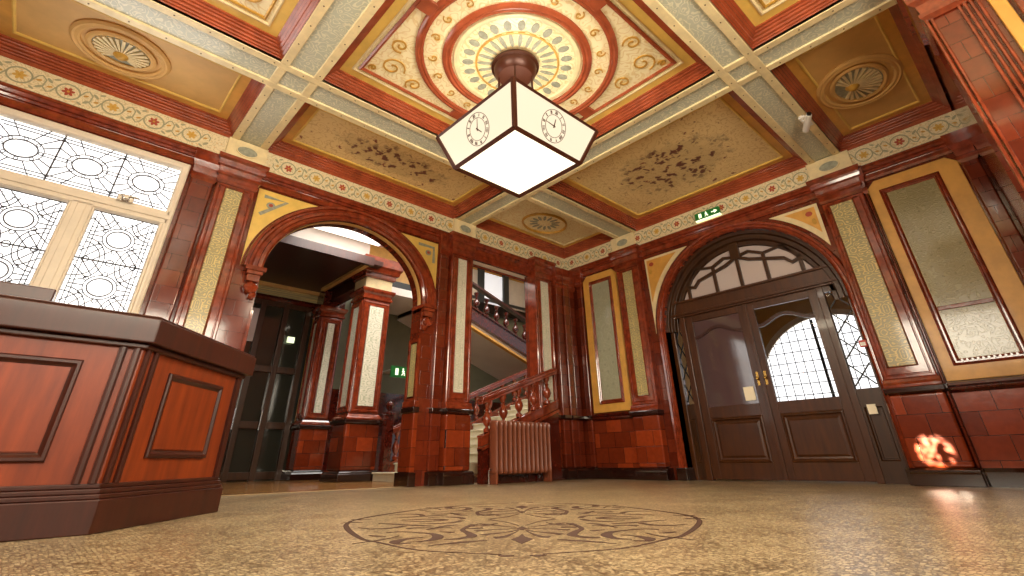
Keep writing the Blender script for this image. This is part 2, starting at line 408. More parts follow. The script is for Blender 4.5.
mb.box(Rw,-.5,1.4,0,4.9,-.4,0).box(Rw,4.9,6.82,0,4.9,-.4,0)
st(mb.build('wall_right','brick'),'red glazed brick wall around the door arch','wall')
# wall 3 (near right) : pier + far strip + recess
N=lambda u,v,w:(u,-.30+w,v)
mb=MB(); mb.box(Z,5.35,7.94,-1.0,-.30,0,4.9)
mb.box(Z,-2.4,4.9,-2.0,-1.75,0,2.2).box(Z,-2.4,4.9,-2.0,-1.75,3.85,4.9).box(Z,-2.4,-1.2,-2.0,-1.75,2.2,3.85).box(Z,3.2,4.9,-2.0,-1.75,2.2,3.85).box(Z,4.9,7.94,-2.0,-1.0,0,4.9)
st(mb.build('wall_near','brick'),'red brick wall beside the camera','wall')
mb=MB(); mb.box(Z,-2.6,-2.4,-2.0,.2,0,4.9).box(Z,-2.6,-2.4,2.8,6.8,0,4.9).box(Z,-2.6,-2.4,.2,2.8,0,2.3).box(Z,-2.6,-2.4,.2,2.8,3.85,4.9)
st(mb.build('wall_back','brick'),'red brick wall behind the camera','wall')
st(MB().box(Z,-2.6,8.4,-2.0,6.9,4.75,4.9).build('ceiling','cmould'),'ceiling slab above the coffers','ceiling')
# unseen windows added behind the camera, glowing panes to light the hall
for nm,box,lab in (('window_1',(-2.52,-2.48,.2,2.8,2.3,3.85),'tall daylit window behind the camera'),('window_2',(-1.2,3.2,-1.9,-1.86,2.2,3.85),'wide daylit window in the near wall')):
    w=thing(nm,None,None,(box[0],box[2],box[4]),kind='structure')
    MB().box(Z,*box).build('pane','daylight_back',w)
    m=MB()
    if nm=='window_1':
        for y in (.22,.85,1.5,2.15,2.78): m.box(Z,-2.48,-2.42,y-.03,y+.03,2.3,3.85)
        for z in (2.33,3.4,3.82): m.box(Z,-2.48,-2.42,.2,2.8,z-.03,z+.03)
    else:
        for x in (-1.17,-.1,1,2.1,3.17): m.box(Z,x-.03,x+.03,-1.86,-1.8,2.2,3.85)
        for z in (2.23,3.3,3.82): m.box(Z,-1.2,3.2,-1.86,-1.8,z-.03,z+.03)
    m.build('window_frame','creamtrim',w)
# ------------------------------------------------------------------ friezes and cornices
def flower(mb,F,u,v,w,r,key,n=6):
    mb.mat(key)
    for k in range(n):
        a=2*PI*k/n+.3; mb.disc(F,u+r*.55*math.cos(a),v+r*.55*math.sin(a),r*.42,r*.26,w,w+.004,a,8)
    mb.mat('gold').disc(F,u,v,r*.22,r*.22,w,w+.007,0,8)
def frieze(name,F,u0,u1,label,skip=()):
    mb=MB(); mb.mat('frieze').box(F,u0,u1,4.10,4.405,-.02,.10)
    n=round((u1-u0)/.43); st_=(u1-u0)/n
    for k in range(n):
        u=u0+st_*(k+.5)
        if any(a<u<b for a,b in skip): continue
        key='flower' if k%2 else 'flower2'
        flower(mb,F,u,4.25,.1,.062,key)
        mb.mat('wreath').ring(F,u,4.25,.098,.092,[(0,.1),(.0,.104),(.016,.104),(.016,.1)],20)
        h=st_/2
        for s in (1,-1):
            mb.ribbon(F,[(u+s*.11,4.25),(u+s*.14,4.25+.07*s),(u+s*h*.8,4.25+.095*s),(u+s*h*1.02,4.25+.05*s),(u+s*h,4.25)],.014,.1,.104)
            mb.disc(F,u+s*h*.85,4.25-s*.06,.038,.016,.1,.103,.7*s,8)
            mb.disc(F,u+s*h*.6,4.25-s*.105,.03,.013,.1,.103,-.5*s,8)
            mb.mat('gold').disc(F,u+s*h*.75,4.25+s*.02,.026,.012,.1,.103,.4,8).mat('wreath')
    return st(mb.build(name),label,'frieze')
frieze('trim_3',L,-2.4,7.84,'cream frieze with red and yellow flowers along the window and arch wall',((.8,1.32),(4.7,5.22)))
frieze('trim_4',Rw,-.30,6.72,'cream frieze with flowers along the door wall',((.95,1.6),(4.75,5.38)))
def cornice(name,F,u0,u1,label):
    prof=[(3.87,-.01),(3.87,.03),(3.90,.045),(3.92,.045),(3.925,.03),(3.97,.03),(3.975,.055),(4.0,.065),(4.01,.06),(4.015,.085),(4.05,.10),(4.06,.115),(4.085,.115),(4.10,.10),(4.10,-.01)]
    return st(MB().run(F,u0,u1,prof).build(name,'mould'),label,'cornice')
cornice('trim_5',L,-2.4,7.84,'red moulded cornice under the frieze on the window and arch wall')
cornice('trim_6',Rw,-.30,6.72,'red moulded cornice under the frieze on the door wall')
# ------------------------------------------------------------------ pilasters
def pil(name,label,F,u0,u1,pu0,pu1,pk,pv0=1.32,pv1=3.64,wb=.12,d0=None,d1=None,top=True,group=None,blk=True):
    d0=u0 if d0 is None else d0; d1=u1 if d1 is None else d1
    t=thing(name,label,'pilaster',F((u0+u1)/2,0,wb),'pilasters along the hall walls')
    e=.05
    MB().run(F,d0-e,d1+e,[(0,-.01),(0,wb+.10),(.12,wb+.10),(.14,wb+.085),(.16,wb+.085),(.18,wb+.06),(.18,-.01)]).build('plinth','plinth',t,.006)
    MB().box(F,d0-.01,d1+.01,.18,.98,-.01,wb+.04).build('dado','tile',t,.03)
    MB().run(F,d0-.03,d1+.03,[(.98,-.01),(.98,wb+.05),(1.0,wb+.085),(1.05,wb+.085),(1.06,wb+.06),(1.06,-.01)]).build('dado_band','plinth',t,.004)
    MB().run(F,d0-.02,d1+.02,[(1.06,-.01),(1.06,wb+.055),(1.09,wb+.055),(1.12,wb+.03),(1.16,wb+.02),(1.16,-.01)]).build('base_moulding','mould',t,.004)
    m=MB(); m.frame(F,u0,u1,1.16,3.70,[(0,-.01),(0,wb-.012),(.012,wb),(.035,wb),(.045,wb-.012),(.05,wb-.012),(.06,wb)])
    # face plate between frame and panel
    a=.06
    m.loops([[F(u0+a,1.16+a,wb),F(u1-a,1.16+a,wb),F(u1-a,3.70-a,wb),F(u0+a,3.70-a,wb)],
             [F(pu0-.025,pv0-.025,wb),F(pu1+.025,pv0-.025,wb),F(pu1+.025,pv1+.025,wb),F(pu0-.025,pv1+.025,wb)],
             [F(pu0-.015,pv0-.015,wb+.012),F(pu1+.015,pv0-.015,wb+.012),F(pu1+.015,pv1+.015,wb+.012),F(pu0-.015,pv1+.015,wb+.012)],
             [F(pu0,pv0,wb-.02),F(pu1,pv0,wb-.02),F(pu1,pv1,wb-.02),F(pu0,pv1,wb-.02)]])
    sh=m.build('shaft','mould',t)
    MB().box(F,pu0-.002,pu1+.002,pv0-.002,pv1+.002,wb-.04,wb-.018).build('enamel_panel',pk,sh)
    # capital
    m=MB(); hs=[(3.70,.0),(3.73,.02),(3.75,.02),(3.755,.01),(3.80,.012),(3.82,.035),(3.85,.035),(3.86,.02),(3.93,.03),(3.95,.055),(3.99,.065),(4.0,.05),(4.03,.055),(4.06,.085),(4.105,.085)]
    m.loops([[F(u0-d,v,-.01),F(u0-d,v,wb+d),F(u1+d,v,wb+d),F(u1+d,v,-.01)] for v,d in hs],False,False,True)
    m.build('capital','mould',t)
    if top:
        k=MB(); k.mat('cream').box(F,u0-.02,u1+.02,4.105,4.405,.0,wb+.03)
        c=(u0+u1)/2
        k.mat('green').disc(F,c,4.25,.13,.07,wb+.03,wb+.042,0,20)
        k.mat('cream').ring(F,c,4.25,.13,.07,[(0,wb+.03),(0,wb+.045),(.015,wb+.045),(.015,wb+.03)],20)
        k.build('frieze_block',None,t)
    return t
pil('pilaster','red pilaster with gold-green panel between the window and the arch',L,.82,1.30,.95,1.15,'panel_gold')
pil('pilaster','red pilaster with pale panel between the arch and the stair opening',L,4.72,5.20,4.86,5.06,'panel_pale')
pil('pilaster','red pilaster with pale panel at the right end of the stair opening',L,6.75,7.25,6.90,7.14,'panel_pale',top=False,wb=.22)
pil('pilaster','red pilaster with gold panel left of the door arch',Rw,4.82,5.34,4.98,5.20,'panel_gold')
pil('pilaster','red pilaster with gold panel right of the door arch, sunlit patch on its base',Rw,.98,1.52,1.14,1.42,'panel_gold')
# brick strips / corner clusters on left wall
def strip(name,label,F,u0,u1,w,cat='wall strip',v0=0,v1=3.9,dz=0):
    v1-=dz
    t=thing(name,label,cat,F((u0+u1)/2,0,w))
    MB().box(F,u0,u1,v0+.18,v1,-.01,w).build('brick_face','brick',t,.025)
    MB().run(F,u0-.02,u1+.02,[(0,-.01),(0,w+.07),(.14,w+.07),(.18,w+.04),(.18,-.01)]).build('plinth','plinth',t,.005)
    m=MB()
    m.run(F,u0-.012,u1+.012,[(.98,-.01),(.98,w+.02),(1.01,w+.05),(1.06,w+.045),(1.06,-.01)])
    m.build('dado_band','plinth',t,.004)
    m=MB(); m.loops([[F(u0-d,v-dz,-.01),F(u0-d,v-dz,w+d),F(u1+d,v-dz,w+d),F(u1+d,v-dz,-.01)] for v,d in [(3.66,0),(3.70,.02),(3.75,.02),(3.76,.01),(3.86,.02),(3.93,.045),(4.0,.05),(4.09,.06)]],False,True,True); m.build('capital','mould',t)
    return t
strip('brick_jamb','narrow red brick jamb between the window and the first pilaster',L,.53,.80,.07,'jamb')
strip('brick_jamb','red brick strip between the arch and the second pilaster',L,4.50,4.70,.05,'jamb')
strip('corner_shaft','leftmost red brick shaft of the corner cluster, where the stair handrail ends',L,7.28,7.46,.31,'corner shaft',dz=.10)
strip('corner_shaft','middle red brick shaft of the corner cluster',L,7.485,7.655,.33,'corner shaft',dz=.10)
strip('corner_shaft','red brick shaft filling the far corner of the hall',L,7.68,7.85,.31,'corner shaft',dz=.10)
strip('corner_shaft','red brick shaft left of the narrow tiled panel in the corner',Rw,6.32,6.46,.07,'corner shaft')
strip('brick_jamb','thin red brick strip between the right pilaster and the sage panel',Rw,.935,.965,.09,'jamb')
strip('corner_shaft','red brick strip right of the large sage panel',Rw,-.28,-.11,.10,'corner shaft')
# dado on the open wall stretches
def dado(name,label,F,u0,u1,w=.03):
    t=thing(name,label,'dado',F((u0+u1)/2,0,w))
    MB().box(F,u0,u1,.18,.96,-.01,w).build('tile_face','tile',t)
    MB().run(F,u0,u1,[(0,-.01),(0,w+.05),(.14,w+.05),(.18,w+.02),(.18,-.01)]).build('skirting','plinth',t)
    MB().run(F,u0,u1,[(.96,-.01),(.96,w+.015),(.99,w+.045),(1.02,w+.03),(1.04,w+.055),(1.07,w+.06),(1.08,w+.02),(1.08,-.01)]).build('dado_rail','mould_dark',t)
    return t
dado('tile_dado','dark red tile dado under the large sage panel at the right',Rw,-.10,.93)
dado('tile_dado','dark red tile dado under the narrow sage panel in the corner',Rw,5.40,6.31)
dado('tile_dado','red tile dado below the leaded window',L,-2.4,.51)
# yellow framed tile panels
def chamf(u0,u1,v0,v1,c): return [(u0,v0),(u1,v0),(u1,v1-c),(u1-c,v1),(u0+c,v1),(u0,v1-c)]
def tpanel(name,label,F,u0,u1,v0,v1,iu0,iu1,iv0,iv1,pk,bar=None,c=.1):
    t=thing(name,label,'tile panel',F((u0+u1)/2,v0,.02))
    MB().poly(F,chamf(u0,u1,v0,v1,c),-.01,.03).build('ochre_surround','ochre',t,.008)
    m=MB(); m.frame(F,iu0-.075,iu1+.075,iv0-.075,iv1+.075,[(0,.02),(0,.04),(.015,.05),(.03,.035),(.045,.035),(.055,.048),(.068,.04),(.075,.026)]); rf=m.build('red_frame','mould',t)
    MB().box(F,iu0,iu1,iv0,iv1,.0,.032).build('tile_field',pk,t)
    if bar: MB().box(F,iu0,iu1,bar-.025,bar+.025,.03,.046).build('cross_bar','mould',t,.006)
    m=MB(); k=int((iu1-iu0)/.045)
    for i in range(k): m.disc(F,iu0+(i+.5)*(iu1-iu0)/k,iv0-.022,.013,.016,.03,.05,0,6)
    m.build('bead_row','mould',rf)
    return t
tpanel('tiled_wall_panel','large sage green tile panel in ochre surround at the right end of the door wall',Rw,-.09,.925,1.09,3.84,.20,.73,1.33,3.60,'panel_tile',1.93)
tpanel('tiled_wall_panel','narrow sage tile panel in ochre surround between the corner and the door arch',Rw,5.42,6.29,1.10,3.84,5.62,6.05,1.32,3.62,'panel_sage')
# ------------------------------------------------------------------ arches
def spandrel(mb,F,side,cu,cv,r,ub,vt,w0,w1,g=.0):
    # triangle-like plate between arch, vertical ub and top vt
    du=abs(ub-cu)
    a1=math.acos(min(1,du/r)) if du<r else 0
    a2=math.asin((vt-cv)/r) if (vt-cv)<r else PI/2
    pts=[(ub,vt)]
    for k in range(13):
        a=a2+(a1-a2)*k/12; pts.append((cu+side*r*math.cos(a),cv+r*math.sin(a)))
    mb.poly(F,pts,w0,w1); return pts
A=thing('arch_surround','round red moulded arch opening to the corridor, with yellow spandrels','arch',L(2.93,2.39,0))
m=MB(); m.arch(Lk,2.93,CV,1.28,[(.0,-.27),(0,.0),(.0,.035),(.03,.06),(.06,.045),(.075,.045),(.09,.07),(.14,.075),(.16,.05),(.19,.05),(.205,.075),(.245,.08),(.26,.03),(.26,-.01)]); m.build('archivolt','mould',A,smooth=True)
m=MB(); m.arch(Lk,2.93,CV,1.28,[(-.006,-.12),(-.012,-.10),(-.012,-.04),(-.006,-.02)]); m.build('intrados_band','tan',A,smooth=True)
m=MB()
for sd,ub in ((-1,1.36),(1,4.46)):
    m=MB(); m.mat('yellow'); spandrel(m,Lk,sd,2.93,CV,1.56,ub,kk(3.84),-.01,.012)
    m.mat('green'); cu=ub-sd*.25
    m.ribbon(L,[(cu-.16,3.74),(cu+.16,3.74),(cu+sd*.17,3.45)],.05,.012,.018)
    m.disc(L,cu+sd*.05,3.62,.06,.05,.012,.02); m.mat('flower').disc(L,cu+sd*.05,3.62,.03,.025,.02,.024)
    m.build('spandrel_panel',None,A)
for sd in (-1,1):
    u=2.93+sd*1.38
    m=MB()
    for v,h,w,e in ((2.60,.06,.13,.13),(2.55,.05,.11,.10),(2.46,.09,.085,.08)):
        m.box(L,u-e,u+e,v,v+h,-.26,w)
    m.lathe(L(u,2.38,.03),[(.0,-.075),(.07,-.06),(.085,0),(.07,.06),(0,.075)],12,'x')
    m.lathe(L(u-sd*.04,2.29,.02),[(.0,-.05),(.05,-.04),(.06,0),(.05,.04),(0,.05)],10,'x')
    for k in range(5):
        a=k/4*PI; m.lathe(L(u+.06*math.cos(a),2.38-.05*math.sin(a),.08),[(0,-.02),(.03,-.01),(.035,.01),(0,.03)],8,'y')
    m.build('corbel','mould',A,.005)
# jamb piers of left arch with decorated reveal
def reveal(F,u,sgn,label):
    t=thing('arch_jamb',label,'jamb',(u,YL+.2,0))
    G=lambda a,v,w:(u-sgn*w if False else u+sgn*w,YL+a,v)
    MB().box(G,-.10,.29,0,.18,-.05,.07).build('plinth','plinth',t,.006)
    MB().box(G,-.06,.29,.18,.98,-.05,.035).build('dado','tile',t,.015)
    MB().box(G,-.08,.29,.98,1.06,-.05,.06).build('dado_band','plinth',t,.012)
    MB().box(G,-.07,.29,1.06,1.15,-.05,.045).build('base_moulding','mould',t,.012)
    m=MB(); m.frame(G,-.02,.28,1.15,2.10,[(0,-.02),(0,.02),(.04,.02),(.05,.005),(.07,.005)]); m.build('panel_frame','mould',t)
    MB().box(G,.05,.21,1.22,2.03,-.01,.008).build('enamel_panel','panel_gold',t)
    return t
reveal(L,4.215,-1,'arch reveal with small gold panel on the pier left of the stair opening')
reveal(L,1.645,1,'arch reveal beside the reception counter')
# pier mass right of arch between jamb and stair opening, rear faces
t=thing('opening_lintel','cream panelled lintel over the stair opening between red beads','lintel',(6.1,6.9,3.66))
MB().box(Z,5.24,6.96,6.80,7.04,3.775,3.80).build('soffit_panel','whitewall',t)
m=MB().box(Z,5.22,6.98,6.75,6.83,3.74,3.80).box(Z,5.22,6.98,7.04,7.10,3.74,3.80); m.build('edge_bead','mould',t,.01)
MB().box(Z,5.22,6.98,6.765,6.82,3.79,3.88).build('lintel_face','mould',t,.01)
# door arch
A=thing('arch_surround','round red moulded arch framing the double doors, with small triangular spandrels','arch',Rw(3.06,2.27,0))
m=MB(); m.arch(Rw,3.06,2.34,1.46,[(0,-.30),(0,.03),(.02,.05),(.04,.035),(.06,.035),(.075,.06),(.11,.065),(.13,.03),(.13,-.01)],vb=.18); m.build('archivolt','mould',A,smooth=True)
m=MB()
for sd in (-1,1):
    u=3.06+sd*1.52; MB().box(Rw,u-.09,u+.09,0,.18,-.28,.10).build('plinth','plinth',A,.008)
m=MB()
for sd,ub in ((-1,1.60),(1,4.72)):
    m=MB(); m.mat('cream'); spandrel(m,Rw,sd,3.06,2.34,1.64,ub,3.80,-.01,.012)
    m.mat('ochre'); spandrel(m,Rw,sd,3.06,2.34,1.72,ub+(-sd)*.045,3.755,.0,.02)
    m.mat('flower').disc(Rw,ub-sd*.14,3.66,.05,.04,.02,.026); m.mat('gold').disc(Rw,ub-sd*.10,3.52,.03,.05,.02,.026)
    m.build('spandrel_panel',None,A)
# ------------------------------------------------------------------ ceiling beams
def xbeam(y0,y1,x0,x1,label,cross):
    t=thing('ceiling_beam',label,'beam',((x0+x1)/2,(y0+y1)/2,ZB),'cream ceiling beams')
    e=.10
    MB().box(Z,x0,x1,y0+.01,y1-.01,4.425,4.76).build('beam_body','mould_dark',t)
    m=MB(); m.box(Z,x0,x1,y0,y0+e,4.395,4.45).box(Z,x0,x1,y1-e,y1,4.395,4.45)
    for a,b in cross: m.box(Z,a,a+e,y0+e,y1-e,4.395,4.45).box(Z,b-e,b,y0+e,y1-e,4.395,4.45)
    m.build('cream_strip','cream',t,.008)
    m=MB().box(Z,x0,x1,y0+e,y1-e,4.418,4.44); m.build('grey_green_inlay','beam_inlay',t)
    m=MB(); k=x0+.2
    while k<x1:
        for yy in (y0+e*.5,y1-e*.5): m.lathe((k,yy,4.39),[(.007,0),(.009,.008)],6)
        k+=.33
    m.build('nail_head','bronze',t)
def ybeam(x0,x1,y0,y1,label):
    t=thing('ceiling_beam',label,'beam',((x0+x1)/2,(y0+y1)/2,ZB),'cream ceiling beams')
    e=.10
    MB().box(Z,x0+.01,x1-.01,y0,y1,4.425,4.76).build('beam_body','mould_dark',t)
    m=MB(); m.box(Z,x0,x0+e,y0,y1,4.395,4.45).box(Z,x1-e,x1,y0,y1,4.395,4.45); m.build('cream_strip','cream',t,.008)
    MB().box(Z,x0+e,x1-e,y0,y1,4.418,4.44).build('grey_green_inlay','beam_inlay',t)
    m=MB(); k=y0+.2
    while k<y1:
        for xx in (x0+e*.5,x1-e*.5): m.lathe((xx,k,4.39),[(.007,0),(.009,.008)],6)
        k+=.33
    m.build('nail_head','bronze',t)
CX=[(-2.2,-1.75),(.82,1.30),(4.75,5.20)]
xbeam(4.75,5.25,-2.4,7.83,'long cream and grey-green ceiling beam nearest the window and arch wall',CX)
xbeam(1.05,1.50,-2.4,7.83,'long cream and grey-green ceiling beam running to the pilaster right of the door',CX)
ybeam(.82,1.30,5.25,6.72,'short ceiling beam meeting the pilaster beside the window')
ybeam(.82,1.30,1.50,4.75,'ceiling beam on the left edge of the central coffer')
ybeam(4.75,5.20,5.25,6.72,'short ceiling beam meeting the pilaster between the arch and the stair opening')
ybeam(4.75,5.20,1.50,4.75,'ceiling beam behind the lantern, on the far edge of the central coffer')
ybeam(4.75,5.20,-.28,1.05,'short ceiling beam meeting the near red pier at the top right')
ybeam(.82,1.30,-1.75,1.05,'ceiling beam above the camera')
ybeam(-2.2,-1.75,5.25,6.72,'short ceiling beam at the far left beyond the shell coffer')
ybeam(-2.2,-1.75,-1.75,4.75,'ceiling beam over the back wall')
# ------------------------------------------------------------------ coffers
def coffer(label,x0,x1,y0,y1,pk,band='ochre',inner=True):
    t=thing('ceiling_coffer',label,'coffer',((x0+x1)/2,(y0+y1)/2,4.6),'ceiling coffers')
    pr=[(0,4.405),(.0,4.46),(.02,4.465),(.02,4.485),(.045,4.49),(.045,4.51),(.05,4.515),(.075,4.52),(.075,4.545),(.10,4.55),(.10,4.57),(.13,4.575),(.13,4.605)]
    MB().frame(Z,x0,x1,y0,y1,pr).build('red_moulding','cmould',t)
    MB().frame(Z,x0,x1,y0,y1,[(.128,4.60),(.128,4.595),(.24,4.595),(.24,4.60)]).build('border_band',band,t)
    MB().frame(Z,x0,x1,y0,y1,[(.24,4.60),(.24,4.585),(.255,4.58),(.27,4.59),(.27,4.61)]).build('cream_bead','cream' if band!='ochre' else 'yellow',t)
    MB().box(Z,x0+.26,x1-.26,y0+.26,y1-.26,4.603,4.63).build('painted_field',pk,t)
    return t
def scroll(m,cx,cy,r,dirn,z0=4.603,z1=4.590,wd=.02,turns=1.4,a0=0):
    pts=[]
    for k in range(22):
        f=k/21; a=a0+dirn*turns*2*PI*f; rr=r*(1-f*.85); pts.append((cx+rr*math.cos(a),cy+rr*math.sin(a)))
    m.ribbon(Z,pts,wd,z0,z1)
# central
t=coffer('large central ceiling coffer with ringed shell rosette above the lantern',1.30,4.75,1.50,4.75,'field','yellow')
cx,cy=3.025,3.125
MB().frame(Z,1.30,4.75,1.50,4.75,[(.30,4.61),(.30,4.585),(.32,4.575),(.345,4.585),(.345,4.61)]).build('inner_red_bead','cmould',t)
rp=lambda w:[(-w,4.605),(-w,4.58),(-w*.6,4.565),(-w*.2,4.572),(w*.2,4.56),(w*.7,4.57),(w,4.585),(w,4.605)]
MB().ring(Z,cx,cy,1.20,1.14,rp(.05),64).build('outer_ring','cmould',t,smooth=True)
MB().ring(Z,cx,cy,.87,.83,rp(.055),64).build('inner_ring','cmould',t,smooth=True)
m=MB(); m.ring(Z,cx,cy,.80,.77,[(0,4.60),(-.02,4.585),(-.06,4.585),(-.08,4.60)],48)
for k in range(24):
    a=2*PI*k/24; c,s=math.cos(a),math.sin(a)
    m.ribbon(Z,[(cx+.28*c,cy+.28*s),(cx+.52*c,cy+.52*s)],[.012,.05],4.603,4.59)
m.build('rosette','cream',t)
m=MB()
for k in range(24):
    a=2*PI*(k+.5)/24; c,s=math.cos(a),math.sin(a)
    m.disc(Z,cx+.61*c,cy+.59*s,.07,.045,4.603,4.596,a,10)
    m.disc(Z,cx+.40*c,cy+.39*s,.10,.026,4.603,4.596,a,10)
m.build('rosette_inlay','green',t)
MB().ring(Z,cx,cy,.51,.49,[(-.012,4.603),(-.012,4.588),(.012,4.588),(.012,4.603)],40).build('gilt_ring','gold',t)
for sx in (1,-1):
    for sy in (1,-1):
        px,py=cx+sx*1.12,cy+sy*1.04
        for q in ((px,py,.16,sx*sy,0),(px+sx*.10,py-sy*.36,.11,-sx*sy,1),(px-sx*.36,py+sy*.10,.11,-sx*sy,2),(px+sx*.18,py+sy*.16,.05,-sx*sy,2)):
            m=MB(); scroll(m,*q[:4],a0=q[4]); m.build('gilt_scroll','gold',t)
for k in range(20):
    a=2*PI*k/20; m=MB(); scroll(m,cx+1.03*math.cos(a),cy+.985*math.sin(a),.06,1 if k%2 else -1,a0=a,wd=.014,turns=1.1); m.build('ring_scroll','gold',t)
m=MB()
for a in (0,PI/2,PI,3*PI/2):
    c,s=math.cos(a),math.sin(a); x,y=cx+1.31*c,cy+1.22*s
    MB().box(Z,x-.09,x+.09,y-.09,y+.09,4.565,4.605).build('ring_boss','cmould',t,.01)
coffer('long coffer above the arch with flower-painted panel',1.30,4.75,5.25,6.72,'floral')
coffer('coffer above the door with large dark floral painting',5.20,7.84,1.50,4.75,'floral')
t=coffer('small pale coffer in the far corner above the stair opening',5.20,7.84,5.25,6.72,'field','yellow')
MB().ring(Z,6.45,5.98,.5,.38,rp(.02),40).build('oval_bead','gold',t)
m=MB()
for k in range(14):
    a=2*PI*k/14; m.disc(Z,6.45+.25*math.cos(a),5.98+.2*math.sin(a),.09,.03,4.603,4.594,a,8)
m.build('oval_rosette','green',t)
for lab,b in (('coffer cut by the top edge right of the lantern, with gilt border',(1.30,4.75,-1.75,1.05)),('coffer cut by the top edge left of the lantern',(-1.75,.82,1.50,4.75))):
    t=coffer(lab,*b,'field','yellow')
    x0,x1,y0,y1=b
    MB().frame(Z,x0,x1,y0,y1,[(.30,4.61),(.30,4.59),(.315,4.585),(.33,4.59),(.33,4.61)]).build('inner_bead','gold',t)
    m=MB()
    for sx,px in ((1,x0+.55),(-1,x1-.55)):
        for sy,py in ((1,y0+.55),(-1,y1-.55)):
            for q in ((px,py,.13,sx*sy,0),(px+sx*.3,py,.08,-sx*sy,2),(px,py+sy*.3,.08,-sx*sy,2)):
                m=MB(); scroll(m,*q[:4],a0=q[4]); m.build('gilt_scroll','gold',t)
def shell_coffer(label,x0,x1,y0,y1,cx,cy,flip=-1,oa=.5,ob=.42,ia=.38,ib=.29):
    t=coffer(label,x0,x1,y0,y1,'tan','ochre')
    MB().ring(Z,cx,cy,oa,ob,[(-.05,4.605),(-.05,4.58),(-.03,4.565),(0,4.575),(.02,4.565),(.05,4.585),(.05,4.605)],48).build('outer_oval_ring','tan',t,smooth=True)
    MB().ring(Z,cx,cy,ia,ib,[(-.03,4.605),(-.03,4.575),(0,4.565),(.03,4.58),(.03,4.605)],48).build('inner_oval_ring','tan',t,smooth=True)
    m=MB(); bx_,by_=cx,cy-flip*.07
    n=19; rings=[]
    m.mat('green').disc(Z,cx,cy,ia-.02,ib-.02,4.603,4.598,0,40)
    for k in range(n):
        a=(-.17+1.34*k/(n-1))*PI
        c,s=math.cos(a),math.sin(a)*flip
        # distance to oval edge
        lo,hi=0,1.2
        for _ in range(20):
            mid=(lo+hi)/2; X,Y=bx_+mid*c-cx,by_+mid*s-cy
            if (X/(ia-.035))**2+(Y/(ib-.035))**2<1: lo=mid
            else: hi=mid
        m.mat('cream').ribbon(Z,[(bx_+.07*c,by_+.07*s),(bx_+lo*.6*c,by_+lo*.6*s),(bx_+lo*.97*c,by_+lo*.97*s)],[.012,.026,.034],4.60,4.570)
    ss=m.build('scallop_shell',None,t)
    MB().lathe((bx_,by_,4.60),[(.075,0),(.085,-.02),(.06,-.045),(.03,-.07),(.01,-.075)],16).build('shell_boss','gold',ss,smooth=True)
shell_coffer('tan coffer with oval scallop shell above the leaded window',-1.75,.82,5.25,6.72,-.57,6.02,-1,.43,.39,.31,.26)
shell_coffer('tan coffer with oval scallop shell at the upper right, beside the security camera',5.20,7.84,-.28,1.05,6.55,.42,-1)
# red moulding strip across beam sides is part of coffers
# ------------------------------------------------------------------ near pier (upper right)
t=thing('near_pier','tall red brick pier with moulded edges at the upper right edge of the picture','pier',(5.05,-.5,0))
P=lambda a,v,w:(4.76-w,-a,v)     # face toward camera: a = distance behind y=0
MB().box(Z,4.78,5.34,-1.0,-.33,0,4.1).build('brick_face','brick',t,.012)
m=MB()
for a,w in ((.31,.035),(.345,.02),(.53,.02),(.565,.035),(.605,.02),(.64,.03)): m.box(P,a-.012,a+.012,0,3.72,-.03,w)
m.build('edge_moulding','mould',t,.008)
MB().box(P,.69,.78,3.0,3.9,-.03,.02).build('ochre_strip','ochre',t,.01)
MB().box(P,.80,.98,0,3.9,-.03,.06).build('red_strip','mould',t,.01)
m=MB(); m.loops([[(4.76-d,-.31+d,z),(5.36+d,-.31+d,z),(5.36+d,-1,z),(4.76-d,-1,z)] for z,d in [(3.72,0),(3.76,.03),(3.8,.03),(3.81,.01),(3.9,.02),(3.94,.06),(4.02,.07),(4.03,.04),(4.1,.06),(4.14,.10),(4.39,.10)]],True,True,True); m.build('capital','mould',t)
# ------------------------------------------------------------------ lantern
LX,LY=3.005,3.145
t=thing('hanging_lantern','square glowing glass lantern clock hanging from the centre of the ceiling','lantern',(LX,LY,3.13))
zb,zt,hb,ht=3.14,3.56,.475,.63
MB().lathe((LX,LY,4.57),[(.26,.03),(.29,0),(.29,-.03),(.26,-.045),(.25,-.12),(.20,-.17),(.10,-.17),(.05,-.175)],32).build('ceiling_rose','bronze',t,smooth=True)
for sx,sy in ((1,1),(1,-1),(-1,1),(-1,-1),(0,0)):
    MB().tube([(LX+sx*.14,LY+sy*.14,4.40),(LX+sx*.14,LY+sy*.14,3.62)],.011 if sx else .018,8).build('rod','bronze',t,smooth=True)
def sq(h,z): return [(LX-h,LY-h,z),(LX+h,LY-h,z),(LX+h,LY+h,z),(LX-h,LY+h,z)]
m=MB()
B_,T_=sq(hb,zb),sq(ht,zt)
for i in range(4):
    m.tube([B_[i],B_[(i+1)%4]],.032,4); m.tube([T_[i],T_[(i+1)%4]],.020,4); m.tube([B_[i],T_[i]],.028,4)
    m.tube([T_[i],(LX+(T_[i][0]-LX)*.2,LY+(T_[i][1]-LY)*.2,3.72)],.012,4)
m.build('frame','bronze',t)
